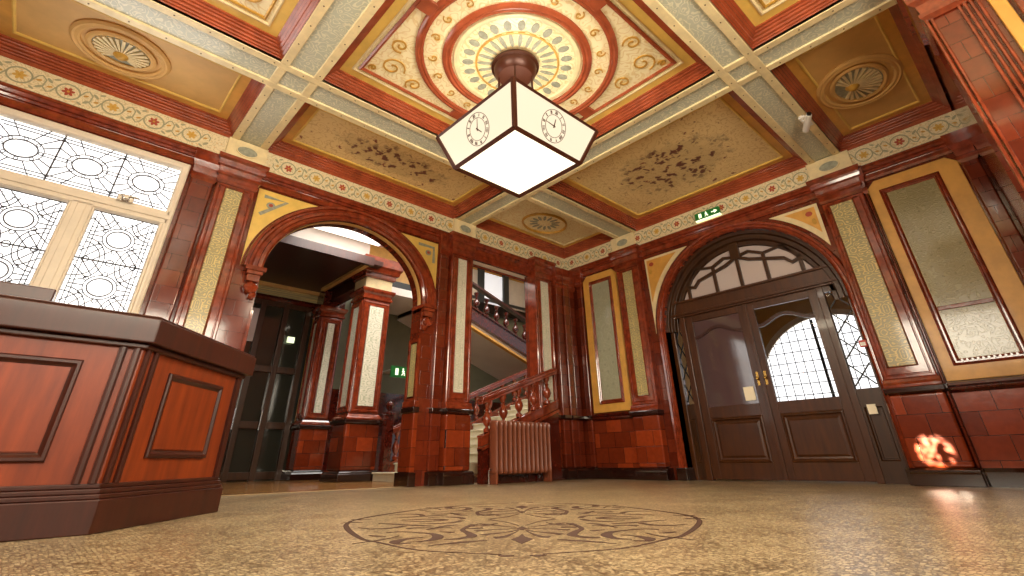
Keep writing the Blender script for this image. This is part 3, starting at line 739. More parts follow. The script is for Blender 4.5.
for i in range(4):
    j=(i+1)%4
    g=MB().quad(B_[i],B_[j],T_[j],T_[i]).build('glass_pane','lampglass',t)
    # clock face on pane
    a,b,c=Vector(B_[i]),Vector(B_[j]),Vector(T_[j])
    mid=(Vector(B_[i])+Vector(B_[j])+Vector(T_[i])+Vector(T_[j]))/4
    ux=(b-a).normalized(); uz=(Vector(T_[i])+Vector(T_[j])-Vector(B_[i])-Vector(B_[j])).normalized(); nn=ux.cross(uz).normalized()
    if (mid+nn-Vector((LX,LY,mid.z))).length<(mid-Vector((LX,LY,mid.z))).length: nn=-nn
    G=lambda u,v,w,mid=mid,ux=ux,uz=uz,nn=nn: tuple(mid+ux*u+uz*v+nn*w)
    cf=MB(); cf.ring(G,0,0,.172,.172,[(-.003,.002),(-.003,.005),(.003,.005),(.003,.002)],36); cf.ring(G,0,0,.118,.118,[(-.0025,.002),(-.0025,.005),(.0025,.005),(.0025,.002)],36)
    NUM=['XII','I','II','III','IIII','V','VI','VII','VIII','IX','X','XI']
    for k in range(12):
        ang=PI/2-2*PI*k/12; s=NUM[k]; n=len(s)
        for q,chh in enumerate(s):
            off=(q-(n-1)/2)*.013
            def pt(du,dr):
                rr=.145+dr*1.15; x,y=rr*math.cos(ang),rr*math.sin(ang); tx,ty=math.sin(ang),-math.cos(ang)
                return (x+tx*(du+off),y+ty*(du+off))
            if chh=='I': cf.ribbon(G,[pt(0,-.014),pt(0,.014)],.007,.002,.005)
            if chh=='X': cf.ribbon(G,[pt(-.005,-.014),pt(.005,.014)],.007,.002,.005); cf.ribbon(G,[pt(.005,-.014),pt(-.005,.014)],.005,.002,.005)
            if chh=='V': cf.ribbon(G,[pt(-.005,.014),pt(0,-.014),pt(.005,.014)],.005,.002,.005)
    cfo=cf.build('clock_face','bronze',t)
    hh=[(75,-55),(78,-50),(0,-95),(180,95)][[0,3,1,2].index(i)] if False else {3:(70,-50),0:(176,88)}.get(i,(90,0))
    sg=1
    for nm,ang,ln,wd in (('minute_hand',hh[0],.12,.011),('hour_hand',hh[1],.075,.016)):
        a_=math.radians(ang); MB().ribbon(G,[(-.02*math.cos(a_)*sg,-.02*math.sin(a_)),(ln*math.cos(a_)*sg,ln*math.sin(a_))],[wd,wd*.5],.006,.009).build(nm,'bronze',cfo)
MB().quad(*B_).build('bottom_pane','lampbottom',t)
MB().quad(*sq(ht-.02,zt)).build('top_pane','lampglass',t)
# ------------------------------------------------------------------ leaded window
W=thing('window_3','large white leaded glass window with cream frame','window',(-.46,YL,1.15),kind='structure')
m=MB()
prof=[(0,.0),(0,.03),(.02,.045),(.05,.03),(.07,.03),(.085,.0),(.085,-.08)]
wu0,wu1=-1.42,.49
m.frame(L,wu0,wu1,1.15,3.85,[(0,-.1)]+prof)
m.box(L,wu0,wu1,2.97,3.13,-.08,.03).box(L,wu0+.02,wu1-.02,3.02,3.08,.03,.05)
m.box(L,-.46,-.27,1.2,2.99,-.08,.03).box(L,-.405,-.325,1.2,2.97,.03,.045)
m.box(L,-1.40,-1.13,1.2,2.99,-.08,.02)
m.box(L,wu0,wu1,1.12,1.2,-.1,.10)
for a,b in ((-.27,.41),(-1.13,-.46)): m.frame(L,a-.0,b+.0,1.2,2.985,[(0,.0),(0,.015),(.02,.015),(.03,-.03)])
m.build('window_frame','creamtrim',W,.006)
def pane(u0,u1,v0,v1,horiz=False):
    p=MB().box(L,u0,u1,v0,v1,-.075,-.065).build('leaded_pane','daylight',W)
    m=MB(); w0,w1=-.066,-.052; T=.009
    def rb(pts,closed=False,wd=T): m.ribbon(L,pts,wd,w0,w1,closed)
    def circ(cu,cv,ru,rv,wd=T): rb([(cu+ru*math.cos(2*PI*k/24),cv+rv*math.sin(2*PI*k/24)) for k in range(24)],True,wd)
    W_,H=u1-u0,v1-v0
    for d in (.035,.075): rb([(u0+d,v0+d),(u1-d,v0+d),(u1-d,v1-d),(u0+d,v1-d)],True)
    if not horiz:
        n=3; h=H/n
        for i in range(n):
            cv=v0+h*(i+.5); cu=(u0+u1)/2
            circ(cu,cv,.115,.10,.013); circ(cu,cv,.15,.135)
            for k in range(6):
                a=2*PI*k/6+.52; circ(cu+.17*math.cos(a),cv+.155*math.sin(a),.022,.022,.007)
            for r in (.20,.25):
                for sd in (1,-1):
                    rb([(cu+sd*(.26-r*math.cos(a)*.9+.02),cv+h/2+r*math.sin(a)-0) for a in [(-.5+k/12)*PI for k in range(13)] if v0<cv+h/2+r*math.sin(a)<v1])
            for sd in (1,-1):
                for su in (1,-1):
                    rb([(cu+su*.11,cv+sd*.115),(cu+su*.255,cv+sd*h/2)]); rb([(cu+su*.145,cv+sd*.08),(cu+su*.30,cv+sd*h*.36)])
                    rb([(cu+su*.02,cv+sd*.14),(cu+su*.16,cv+sd*h/2)])
            for sd in (1,-1): rb([(cu+sd*.15,cv),(cu+sd*(W_/2-.035),cv)]); 
            if i<n-1:
                rb([(u0,cv+h/2),(u1,cv+h/2)],False,.014); circ(cu,cv+h/2,.035,.035); circ(cu+.22,cv+h/2,.03,.03); circ(cu-.22,cv+h/2,.03,.03)
        k=v0+.1
        while k<v1-.05:
            for uu in (u0,u1-.035): rb([(uu,k),(uu+.035,k)],False,.007)
            k+=.17
    else:
        n=3; w=W_/n
        for i in range(n):
            cu=u0+w*(i+.5); cv=(v0+v1)/2
            circ(cu,cv,.14,.105,.013); circ(cu,cv,.19,.15)
            for k in range(8):
                a=2*PI*k/8; circ(cu+.165*math.cos(a),cv+.128*math.sin(a),.018,.018,.006)
            for sd in (1,-1):
                for su in (1,-1):
                    rb([(cu+su*.13,cv+sd*.11),(cu+su*w/2,cv+sd*H*.42)]); rb([(cu+su*.17,cv+sd*.07),(cu+su*w/2,cv+sd*H*.22)]); rb([(cu+su*.06,cv+sd*.145),(cu+su*.16,cv+sd*H*.5)])
                    rb([(cu+su*.19,cv+sd*.02),(cu+su*w/2,cv+sd*.02)],False,.007)
            if i<n-1: rb([(cu+w/2,v0),(cu+w/2,v1)],False,.016)
    m.build('lead_came','lead',p)
pane(-1.34,.405,3.15,3.765,True)
pane(-.24,.38,1.22,2.955); pane(-1.10,-.49,1.22,2.955)
m=MB(); m.box(L,-.10,.06,3.10,3.18,.05,.075).lathe(L(-.02,3.14,.10),[(.03,.03),(.04,0),(.03,-.03)],12,'y'); m.box(L,-.08,.10,3.165,3.185,.07,.09)
m.build('window_catch','steel',W,.006)
# ------------------------------------------------------------------ counter
cs=[(-2.3,3.70),(.38,3.70),(1.23,4.66),(.80,5.04),(.10,4.27),(-2.3,4.27)]
def inset(pts,d):
    out=[];n=len(pts)
    for i in range(n):
        p0,p1,p2=Vector(pts[i-1]),Vector(pts[i]),Vector(pts[(i+1)%n])
        a=(p1-p0).normalized(); b=(p2-p1).normalized(); na=Vector((-a.y,a.x)); nb=Vector((-b.y,b.x))
        q=(na+nb)/(1+na.dot(nb)); out.append(tuple(p1+q*d))
    return out
t=thing('reception_counter','polished red-brown wooden reception counter with an angled end, under the window','counter',(-.5,4.0,0))
MB().poly(Z,inset(cs,.05),.2,1.0).build('body','wood',t)
m=MB(); 
for z0,z1,d in ((0,.16,.0),(.16,.185,.01),(.185,.21,.02),(.21,.235,.035)): m.poly(Z,inset(cs,d),z0,z1)
m.build('plinth','wood_dark',t,.006)
m=MB(); m.poly(Z,inset(cs,.02),.955,.985).poly(Z,inset(cs,-.02),.985,1.135).poly(Z,inset(cs,-.01),1.135,1.15)
m.build('countertop','wood_dark',t,.008)
t2=MB().poly(Z,[(-2.3,3.9),(-.15,3.9),(-.15,4.22),(-2.3,4.22)],1.15,1.27).build('raised_shelf','wood_dark',t,.008)
# panels on faces
def seg(p,q):
    p,q=Vector(p),Vector(q); d=(q-p).normalized(); n=Vector((d.y,-d.x))
    return lambda u,v,w:(p.x+d.x*u+n.x*w,p.y+d.y*u+n.y*w,v),(q-p).length
ins=inset(cs,.05)
G1,l1=seg(ins[0],ins[1]); G2,l2=seg(ins[1],ins[2])
pp=[(0,-.002),(0,.012),(.008,.02),(.022,.02),(.034,.006),(.05,-.004)]
m=MB(); m.mat('wood_dark').frame(G1,l1-1.10,l1-.26,.34,.86,pp).frame(G1,l1-2.2,l1-1.35,.34,.86,pp); m.mat('wood').box(G1,l1-1.05,l1-.31,.39,.81,0,.008)
m.build('front_panel',None,t)
m=MB(); m.mat('wood_dark').frame(G2,.30,l2-.24,.36,.86,pp); m.mat('wood').box(G2,.35,l2-.29,.41,.81,0,.008); m.build('end_panel',None,t)
m=MB()
for G,a in ((G1,l1-.10),(G1,l1-.03),(G2,.04),(G2,.12)): MB().run(lambda u,v,w,G=G,a=a:G(a+v,u,w),.235,.955,[(-.02,0),(-.02,.014),(-.008,.02),(.008,.02),(.02,.014),(.02,0)]).build('corner_moulding','wood_dark',t)
m=MB(); m.box(G2,l2-.06,l2,.235,.955,-.01,.02)
m.build('corner_post','wood_dark',t)
# ------------------------------------------------------------------ double doors
D=thing('door_1','wide wooden double doors with glazed upper halves under a fanlight','door',(8.12,3.06,0),kind='structure')
Dd=lambda u,v,w:(8.14-w,u,v)
m=MB()
m.box(Dd,1.60,1.66,0,2.6,-.05,.04).box(Dd,1.93,2.02,0,2.6,-.05,.05).box(Dd,4.20,4.30,0,2.6,-.05,.05).box(Dd,4.44,4.52,0,2.6,-.05,.04)
m.build('door_post','doorwood2',D,.008)
m=MB(); m.box(Dd,1.60,4.52,2.57,2.84,-.06,.07).box(Dd,1.60,4.52,2.60,2.64,-.06,.10).box(Dd,1.60,4.52,2.82,2.86,-.06,.10); m.build('transom','doorwood2',D,.008)
# fanlight
m=MB(); cu,cv,r=3.06,2.34,1.46
m.arch(Dd,cu,cv,r,[(.02,-.06),(.02,.14),(-.05,.14),(-.07,.09),(-.14,.09),(-.16,.03),(-.22,.03),(-.24,.0),(-.24,-.05)],n=36)
def inarc(u): return cv+math.sqrt(max(0,(r-.2)**2-(u-cu)**2))
for u in (2.10,2.62,3.06,3.50,4.02): m.box(Dd,u-.028,u+.028,2.85,min(inarc(u),3.36 if abs(u-cu)<.7 else 9),-.04,.03)
m.ribbon(Dd,[(1.95,3.02),(2.1,3.10),(2.22,3.06),(2.32,3.16),(2.62,3.24),(2.85,3.30),(3.06,3.40),(3.27,3.30),(3.5,3.24),(3.8,3.16),(3.9,3.06),(4.02,3.10),(4.17,3.02)],.055,-.04,.035)
m.ribbon(Dd,[(2.62,3.34),(2.84,3.44),(3.06,3.40),(3.28,3.44),(3.5,3.34)],.05,-.04,.035)
m.box(Dd,2.98,3.14,3.36,3.72,-.04,.05)
m.ribbon(Dd,[(2.1,3.1),(2.3,3.38),(2.62,3.34)],.045,-.04,.03); m.ribbon(Dd,[(4.02,3.1),(3.82,3.38),(3.5,3.34)],.045,-.04,.03)
fo=m.build('fanlight_bars','doorwood',D,.006)
m=MB(); pts=[(cu+(r-.05)*math.cos(a),cv+(r-.05)*math.sin(a)) for a in [math.asin(.51/1.41)+(PI-2*math.asin(.51/1.41))*k/24 for k in range(25)]]
m.poly(Dd,pts,-.02,-.01); m.build('fanlight_glass','glass_grey',D)
# side lights
for k,(a,b) in enumerate(((1.66,1.93),(4.30,4.44))):
    m=MB(); m.box(Dd,a,b,.0,.22,-.04,.03).box(Dd,a,b,.92,1.12,-.04,.03).box(Dd,a,b,2.48,2.62,-.04,.03)
    m.frame(Dd,a,b,.22,.92,[(0,-.02),(0,.03),(.03,.03),(.045,.005),(.06,.005),(.065,-.01)],True)
    so=m.build('side_panel','doorwood',D)
    MB().box(Dd,a,b,1.12,2.48,-.012,-.006).build('side_glass','glass',D)
    m=MB(); c=(a+b)/2; h=(b-a)/2-.01
    for z in (1.30,1.66,2.02,2.38):
        if k==0 or True:
            m.ribbon(Dd,[(c-h,z-.14),(c+h,z+.14)],.018,-.005,.008); m.ribbon(Dd,[(c+h,z-.14),(c-h,z+.14)],.018,-.005,.008)
    m.build('lattice_bars','black',D)
def leaf(u0,u1,lab,hs,gl):
    lf=MB(); st_=.13
    lf.box(Dd,u0,u0+st_,.02,2.58,-.025,.025).box(Dd,u1-st_,u1,.02,2.58,-.025,.025)
    lf.box(Dd,u0+st_,u1-st_,.02,.24,-.025,.025).box(Dd,u0+st_,u1-st_,.88,1.05,-.025,.025).box(Dd,u0+st_,u1-st_,2.46,2.58,-.025,.025)
    lf.frame(Dd,u0+st_,u1-st_,.24,.88,[(0,.0),(0,.025),(.025,.04),(.045,.01),(.07,.005),(.10,.02)],True)
    lo=lf.build('door_leaf','doorwood2',D,.005); lo['label']=lab
    a,b=u0+st_,u1-st_; c=(a+b)/2
    MB().box(Dd,a,b,1.05,2.46,-.008,-.002).build('door_glass',gl,lo)
    m=MB(); pts=[(a+(b-a)*k/20, 2.18+.13*(math.sin(PI*k/20)**2)-.0) for k in range(21)]; m.ribbon(Dd,pts,.05,-.02,.02); m.build('curved_glazing_bar','wood_dark',lo)
    m=MB(); hu=hs
    m.box(Dd,hu-.018,hu+.018,1.30,1.50,.025,.032); m.lathe(Dd(hu,1.40,.055),[(.012,-.02),(.022,-.014),(.026,.0),(.02,.014),(.008,.02)],12,'x'); m.tube([Dd(hu,1.40,.03),Dd(hu,1.40,.06)],.009)
    m.build('door_handle','brass',lo)
    return lo
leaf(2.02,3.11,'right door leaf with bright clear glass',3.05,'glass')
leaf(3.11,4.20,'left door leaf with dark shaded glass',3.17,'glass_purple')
MB().box(Dd,3.08,3.14,.02,2.58,.02,.05).build('meeting_stile','doorwood2',D,.006)
tag(MB().box(Dd,3.28,3.44,1.10,1.30,-.0,.012).build('paper_notice','paper',None),'small cream notice on the glass of the left door leaf','notice')
tag(MB().box(Dd,1.76,1.86,.80,.92,.03,.045).build('paper_notice','paper',None),'tiny cream notice on the side panel right of the doors','notice')
# vestibule behind the doors
vb=MB(); vb.box(Z,8.34,10.3,1.1,1.2,0,4.4).box(Z,8.34,10.3,4.9,5.0,0,4.4).box(Z,8.34,10.3,1.1,5.0,4.3,4.4)
vb.box(Z,10.2,10.3,1.2,1.75,0,4.4).box(Z,10.2,10.3,3.98,5.0,0,4.4).box(Z,10.25,10.3,1.75,3.96,0,4.4)
st(vb.build('wall_porch','tan'),'tan porch walls beyond the double doors','porch')
Wd=thing('window_4','bright arched outer window seen through the door glass','window',(10.2,2.8,1.12),kind='structure')
V=lambda u,v,w:(10.24-w,u,v)
MB().poly(V,[(1.75,1.12),(3.96,1.12)]+[(2.6+1.36*math.cos(a),1.3+1.36*math.sin(a)) for a in [math.radians(128*k/24) for k in range(25)]]+[(1.75,2.37)],0.0,.008).build('pane','daylight2',Wd)
m=MB()
for k in range(1,15): m.ribbon(V,[(1.75+k*.15,1.12),(1.75+k*.15,1.3+math.sqrt(max(.01,1.36**2-(1.75+k*.15-2.6)**2)))],.014,.008,.016)
for k in range(1,8): m.ribbon(V,[(1.75,1.12+k*.19),(2.6+math.sqrt(1.36**2-max(0,(k*.19-.18))**2),1.12+k*.19)],.014,.008,.016)
m.box(V,2.76,2.81,1.12,2.6,.0,.03)
m.build('glazing_bars','lead',Wd)
m=MB(); m.arch(V,2.6,1.3,1.36,[(-.03,.0),(-.03,.05),(.07,.06),(.07,-.01)],n=30,a0=0,a1=math.radians(128)); m.build('arched_frame','creamtrim',Wd)
# ------------------------------------------------------------------ small things on the walls
def exit_sign(label,F,u0,u1,v0,v1,w0,w1,flip=1,edge=True):
    t=thing('exit_sign',label,'exit sign',F((u0+u1)/2,v0,w0))
    sb=MB().box(F,u0,u1,v0,v1,w0,w1).build('sign_box','signlit',t,.003)
    m=MB(); c=(v0+v1)/2; h=v1-v0; wd=u1-u0; a,b=w1,w1+.002
    U=lambda f:(u0+wd*f if flip>0 else u1-wd*f)
    m.disc(F,U(.47),c+h*.27,h*.09,h*.09,a,b,0,10)
    m.ribbon(F,[(U(.46),c+h*.15),(U(.49),c-h*.08)],h*.14,a,b); m.ribbon(F,[(U(.49),c-h*.06),(U(.54),c-h*.15),(U(.52),c-h*.32)],h*.08,a,b); m.ribbon(F,[(U(.49),c-h*.06),(U(.45),c-h*.2),(U(.41),c-h*.28)],h*.08,a,b)
    m.ribbon(F,[(U(.42),c+h*.0),(U(.46),c+h*.12),(U(.53),c+h*.06)],h*.06,a,b)
    m.box(F,min(U(.16),U(.28)),max(U(.16),U(.28)),c-h*.3,c+h*.3,a,b)
    m.ribbon(F,[(U(.68),c+h*.0),(U(.82),c)],h*.12,a,b); m.poly(F,[(U(.80),c+h*.26),(U(.93),c),(U(.80),c-h*.26)],a,b)
    m.build('pictogram','signwhite',sb)
    if edge: MB().box(F,u0,u1,v0-.022,v0,w0,w1).build('lit_lower_edge','signwhite',t)
    return t
exit_sign('green illuminated exit sign mounted on the frieze above the door arch',Rw,3.01,3.47,4.135,4.27,.105,.165,-1)
t=thing('security_camera','small white security camera under the ceiling beam at the upper right','security camera',(6.43,1.0,4.39))
MB().lathe((6.42,1.12,4.395),[(.04,0),(.04,-.03),(.02,-.04),(.012,-.08)],14).build('mount','white',t,smooth=True)
m=MB(); m.tube([(6.60,1.16,4.28),(6.40,1.06,4.30),(6.30,1.01,4.31)],[.04,.04,.035],12); m.box(Z,6.34,6.62,1.05,1.15,4.33,4.345); cbd=m.build('camera_body','white',t,.004)
MB().tube([(6.30,1.01,4.31),(6.28,1.0,4.312)],.028,12).build('lens','black',cbd)
t=thing('fire_alarm_call_point','small red fire alarm call point beside the right of the door arch','alarm',Rw(1.60,1.6,.07))
MB().box(Rw,1.565,1.655,1.60,1.69,.065,.10).build('call_box','callred',t,.008)
MB().box(Rw,1.58,1.64,1.615,1.66,.10,.104).build('glass_front','signwhite' if False else 'white',t)
# ------------------------------------------------------------------ radiator
t=thing('radiator','brown cast iron column radiator standing in front of the stair balustrade','radiator',(5.95,6.28,0))
n=13
for k in range(n):
    x=5.36+k*(6.54-5.36)/(n-1)
    m=MB(); m.loops([[(x+r*math.cos(a)*.9,6.28+(d)*.9*math.sin(a),z*.955) for a in [2*PI*q/12 for q in range(12)]] for z,r,d in ((.13,.012,.05),(.15,.036,.10),(.19,.042,.115),(.24,.030,.105),(.82,.030,.105),(.88,.042,.115),(.915,.034,.10),(.93,.012,.05))],True,True,True)
    m.build('column','rad',t,smooth=True)
for x in (5.36,6.54): MB().box(Z,x-.018,x+.018,6.19,6.37,0,.16).build('foot','rad',t,.008)
MB().tube([(5.34,6.28,.2),(5.29,6.28,.2),(5.27,6.28,.18),(5.27,6.28,0)],.014,10).build('valve_pipe','steel',t,smooth=True)
# ------------------------------------------------------------------ free piers behind
def pier(label,x0,x1,y0,y1,zt=3.66,ent=True,pw=.16):
    t=thing('hall_pier',label,'pier',((x0+x1)/2,(y0+y1)/2,0))
    def lp(prof,nm,key,bev=0): 
        MB().loops([[(x0-d,y0-d,z),(x1+d,y0-d,z),(x1+d,y1+d,z),(x0-d,y1+d,z)] for z,d in prof],True,True,True).build(nm,key,t,bev)
    lp([(0,.10),(.12,.10),(.14,.08),(.16,.08),(.18,.05)],'plinth','plinth',.006)
    lp([(.18,.035),(.98,.035)],'dado','tile',.03)
    lp([(.98,.06),(1.0,.08),(1.05,.08),(1.06,.05)],'dado_band','plinth',.005)
    lp([(1.06,.06),(1.09,.06),(1.12,.03),(1.16,.01)],'base_moulding','mould',.005)
    lp([(1.16,0),(3.46,0)],'shaft','brick',.02)
    F1=lambda u,v,w:(u,y0-w,v); F2=lambda u,v,w:(x0-w,u,v)
    m=MB()
    for F,a,b in ((F1,x0,x1),(F2,y0,y1)):
        m.frame(F,a+.03,b-.03,1.2,3.42,[(0,0),(0,.02),(.03,.025),(.04,.012),(.07,.012),(.085,.025),(.10,.025),(.115,.004)])
    pf=m.build('panel_frame','mould',t)
    m=MB(); m.box(F1,x0+pw,x1-pw,1.31,3.31,-.01,.028).box(F2,y0+.14,y1-.14,1.31,3.31,-.01,.008); m.build('enamel_panel','panel_pale',pf)
    lp([(3.46,0),(3.48,.03),(3.52,.03),(3.53,.01),(3.58,.015),(3.62,.05),(3.66,.07),(3.70,.07)],'capital','mould')
    if ent:
        if y0>11: lp([(3.70,.0),(4.11,.0)],'impost_block','mould_dark',.01); return t
        lp([(3.70,.0),(3.95,.0)],'impost_block','cream',.01)
        lp([(3.95,.02),(3.98,.05),(4.05,.05),(4.07,.10),(4.15,.12),(4.2,.16),(4.4,.16)],'cornice','mould')
    return t
pier('free-standing red tiled pier with pale panels seen through the arch',4.42,5.06,9.50,10.05)
pier('dark red pier against the glazed partition behind the arch',4.30,4.86,11.45,11.88,pw=.2)
# corridor ceiling & beams
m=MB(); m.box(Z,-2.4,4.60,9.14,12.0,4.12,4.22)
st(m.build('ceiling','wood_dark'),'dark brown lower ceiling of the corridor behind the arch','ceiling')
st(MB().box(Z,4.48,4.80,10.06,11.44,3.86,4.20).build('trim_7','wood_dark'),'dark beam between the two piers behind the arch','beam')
st(MB().box(Z,-2.4,4.35,9.08,9.18,4.06,4.24).build('trim_8','wood_dark'),'edge beam of the dark corridor ceiling','beam')
for nm,yb,zb_,key,lab in (('trim_9',11.80,4.04,'tan','thin cornice line above the glazed partition'),):
    st(MB().box(Z,-2.4,4.5,yb,11.95,zb_,zb_+.08).build(nm,key),lab,'cornice')
st(MB().run(lambda u,v,w:(u,11.9-w,v),-2.4,4.3,[(3.72,0),(3.72,.05),(3.78,.08),(3.84,.05),(3.84,0)]).build('trim_10','mould_dark'),'dark rail above the glazed partition','rail')
f=MB(); f.mat('panel_gold').box(Z,-2.4,4.3,11.88,11.95,3.84,4.04); st(f.build('trim_11'),'gold-green frieze above the glazed partition','frieze')
# partition with glazed doors (door_2)
D2=thing('door_2','dark glazed wooden partition doors at the far left behind the arch','door',(2.6,11.9,0),kind='structure')
Q=lambda u,v,w:(u,11.92-w,v)
m=MB()
for u in (-.5,.6,1.7,2.55,3.1,3.62,4.15): m.box(Q,u-.06,u+.06,0,3.72,-.03,.05)
for v in (0.1,1.05,2.2,3.68): m.box(Q,-.5,4.2,v-.07,v+.07,-.03,.04)
m.build('door_frame','doorwood',D2,.01)
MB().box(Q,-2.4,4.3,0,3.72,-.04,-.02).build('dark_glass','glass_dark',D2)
m=MB()
for u in (2.83,3.36): m.tube([Q(u+.18,.95,.09),Q(u+.18,1.35,.09)],.018,8)
m.build('door_handle','steel',D2)
MB().box(Q,2.62,3.04,2.75,3.5,-.01,.02).build('light_panel','glass_grey',D2)
t=tag(MB().box(Q,3.76,3.92,2.82,2.95,.05,.09).build('glowing_sign','signwhite'),'small yellow-green glowing sign on the dark partition','sign')  # reflection of an exit sign in the dark glass, made as a glowing box
# hall beyond : walls
m=MB(); m.box(Z,-2.4,13,11.96,12.1,0,6.6)
st(m.build('wall_far','ochre'),'far wall of the stair hall','wall')
st(MB().box(Z,12.9,13.0,7.3,12,0,6.6).build('wall_stair','ochre'),'end wall of the stairwell','wall')
st(MB().box(Z,-2.5,-2.4,6.9,12,0,6.6).build('wall_corridor','greywall'),'left end wall of the corridor','wall')
m=MB(); m.box(Z,-2.4,13,7.12,9.6,6.3,6.4).box(Z,4.6,13,9.6,12,6.3,6.4)
st(m.build('ceiling','whitewall'),'white ceiling high over the stair hall','ceiling')
st(MB().box(Z,-2.4,13,7.11,7.15,4.76,6.4).build('wall_upper','whitewall'),'white upper wall above the arch in the stair hall','wall')
st(MB().box(Z,-2.4,4.45,9.6,9.66,4.22,6.4).build('wall_well','whitewall'),'bright white upper wall over the corridor beam','wall')
Sk=thing('window_5','bright rooflight over the stair hall','rooflight',(4.5,8.5,6.28),kind='structure')
MB().box(Z,4.9,9.5,7.9,9.2,6.27,6.29).build('pane','skylight',Sk)
m=MB()
for x in (4.9,5.9,7.0,8.1,9.5): m.box(Z,x-.04,x+.04,7.86,9.24,6.22,6.30)
for y in (7.88,9.22): m.box(Z,4.86,9.54,y-.04,y+.04,6.22,6.30)
m.build('window_frame','grille',Sk)
Sk2=thing('window_7','white rooflight glowing behind the top of the arch','rooflight',(3.4,8.2,4.7),kind='structure')
MB().box(Z,2.35,4.6,7.4,9.5,4.72,4.74).build('pane','skylight2',Sk2)  # glowing panel added in place of a lit white ceiling
MB().box(Z,-2.4,4.75,7.12,9.58,4.75,4.85).build('upper_cover','whitewall',Sk2)
st(MB().box(Z,4.18,4.28,9.18,11.44,4.05,4.121).build('trim_14','tan'),'pale rib along the dark corridor ceiling','rib')
t=thing('trim_15','blue-grey slatted glazing bars high on the left behind the arch',None,(2.3,8.4,4.6),kind='structure')
for k in range(5):
    MB().box(Z,1.35+k*.33,1.49+k*.33,7.6,9.58,4.60,4.722).build('slat','grille',t,.01)
# ------------------------------------------------------------------ staircase
S=thing('staircase','pale stone stair flight rising to the right behind the balustrade','stairs',(5.0,8.7,0))
for k in range(16):
    x=5.0+.38*k; z=.15*k
    m=MB(); m.box(Z,x,x+.42,7.14,9.36,max(0,z-.02),z+.12).box(Z,x-.03,x+.42,7.14,9.36,z+.12,z+.15)
    m.build('step','stone',S,.008)
def slope(x): return .15/.38*(x-5.0)
bal=[(.07,.0),(.07,.05),(.04,.07),(.032,.09),(.07,.13),(.095,.19),(.084,.25),(.045,.31),(.03,.34),(.055,.36),(.03,.38),(.036,.41),(.066,.45),(.07,.50)]
def incl(mb,x0,x1,f,za,zb_,y0,y1,n=1):
    mb.loops([[(x,y0,f(x)+za),(x,y1,f(x)+za),(x,y1,f(x)+zb_),(x,y0,f(x)+zb_)] for x in (x0,x1)],True,True,True)
def balustrade(label,yc,x0,x1,f,xs,low,newel=None,hz=.50):
    R_=thing('stair_balustrade',label,'balustrade',((x0+x1)/2,yc,0),'stair balustrades')
    m=MB(); incl(m,x0,x1,f,-.16,-.03,yc-.055,yc+.055); incl(m,x0,x1,f,-.03,.0,yc-.075,yc+.075); incl(m,x0,x1,f,-.22,-.17,yc-.07,yc+.07); m.build('string','mould',R_,.006)
    if low: MB().loops([[(x0,y,0),(x1,y,0),(x1,y,f(x1)-.19),(x0,y,f(x0)-.19)] for y in (yc-.045,yc+.045)],True,True,True).build('base_panel','mould_dark',R_)
    m=MB(); incl(m,x0,x1,f,hz,hz+.05,yc-.06,yc+.06); incl(m,x0,x1,f,hz+.05,hz+.10,yc-.08,yc+.08); incl(m,x0,x1,f,hz+.10,hz+.13,yc-.05,yc+.05); m.build('handrail','mould',R_,.01)
    for x in xs: MB().lathe((x,yc,f(x)),[(r*.8,z*hz/.5) for r,z in bal],14).build('baluster','mould',R_,smooth=True)
    if newel is not None:
        x=newel; m=MB().box(Z,x-.08,x+.08,yc-.08,yc+.08,0,1.15).box(Z,x-.10,x+.10,yc-.10,yc+.10,1.15,1.2).box(Z,x-.1,x+.1,yc-.1,yc+.1,0,.16); m.lathe((x,yc,1.2),[(.05,0),(.03,.03),(.07,.08),(.08,.13),(.05,.19),(.0,.21)],14); m.build('newel_post','mould_dark',R_,.008)
    return R_
balustrade('red glazed balustrade with bulbous balusters right behind the radiator',6.50,5.26,7.08,lambda x:.72+.355*(x-5.4),[5.40,5.76,6.12,6.48,6.84],True,hz=.455)
balustrade('dark red balustrade on the far side of the first stair flight',9.29,5.16,10.9,lambda x:.16+.395*(x-4.9),[5.4+.4*k for k in range(13)],False,newel=5.18,hz=.50)
Lb=thing('stair_landing','stone landing at the head of the first flight','landing',(12.2,9.5,2.4)); MB().box(Z,11.12,12.88,7.2,9.8,2.25,2.40).box(Z,11.84,12.88,9.9,11.88,2.25,2.40).build('slab','stone',Lb)
# second flight
U=thing('upper_stair_flight','upper stair flight with cream soffit crossing behind the stair opening','stairs',(9.5,10.6,3.0))
fu=lambda x:2.40+.335*(11.8-x)
m=MB(); incl(m,6.6,11.8,fu,-.32,-.05,10.05,11.9); m.build('soffit_slab','whitewall',U)
for k in range(13):
    x=11.8-.40*(k+1); MB().box(Z,x,x+.42,10.1,11.9,fu(x+.4)-.15,fu(x+.4)+.10).build('step','stone',U)
m=MB(); incl(m,6.6,11.8,fu,-.16,.16,9.92,10.08); incl(m,6.6,11.8,fu,.16,.2,9.88,10.12); m.build('string','mould_dark',U,.008)
m=MB(); incl(m,6.6,11.8,fu,-.34,-.28,9.94,10.07); m.build('cream_edge','ochre',U)
m=MB(); incl(m,6.6,11.8,fu,.82,.9,9.90,10.06); m.build('handrail','wood_dark',U,.01)
for k in range(14):
    x=6.8+k*.36
    MB().lathe((x,9.98,fu(x)+.19),bal,10).build('baluster','mould_dark',U,smooth=True)
T=thing('upper_landing','upper landing with dark edge beam beneath the high windows','landing',(7,11,4.3))
MB().box(Z,5.2,6.58,10.25,11.88,3.95,4.13).build('slab','whitewall',T)
MB().box(Z,5.0,12.5,11.72,11.90,4.55,4.86).build('edge_beam','black',T,.01)
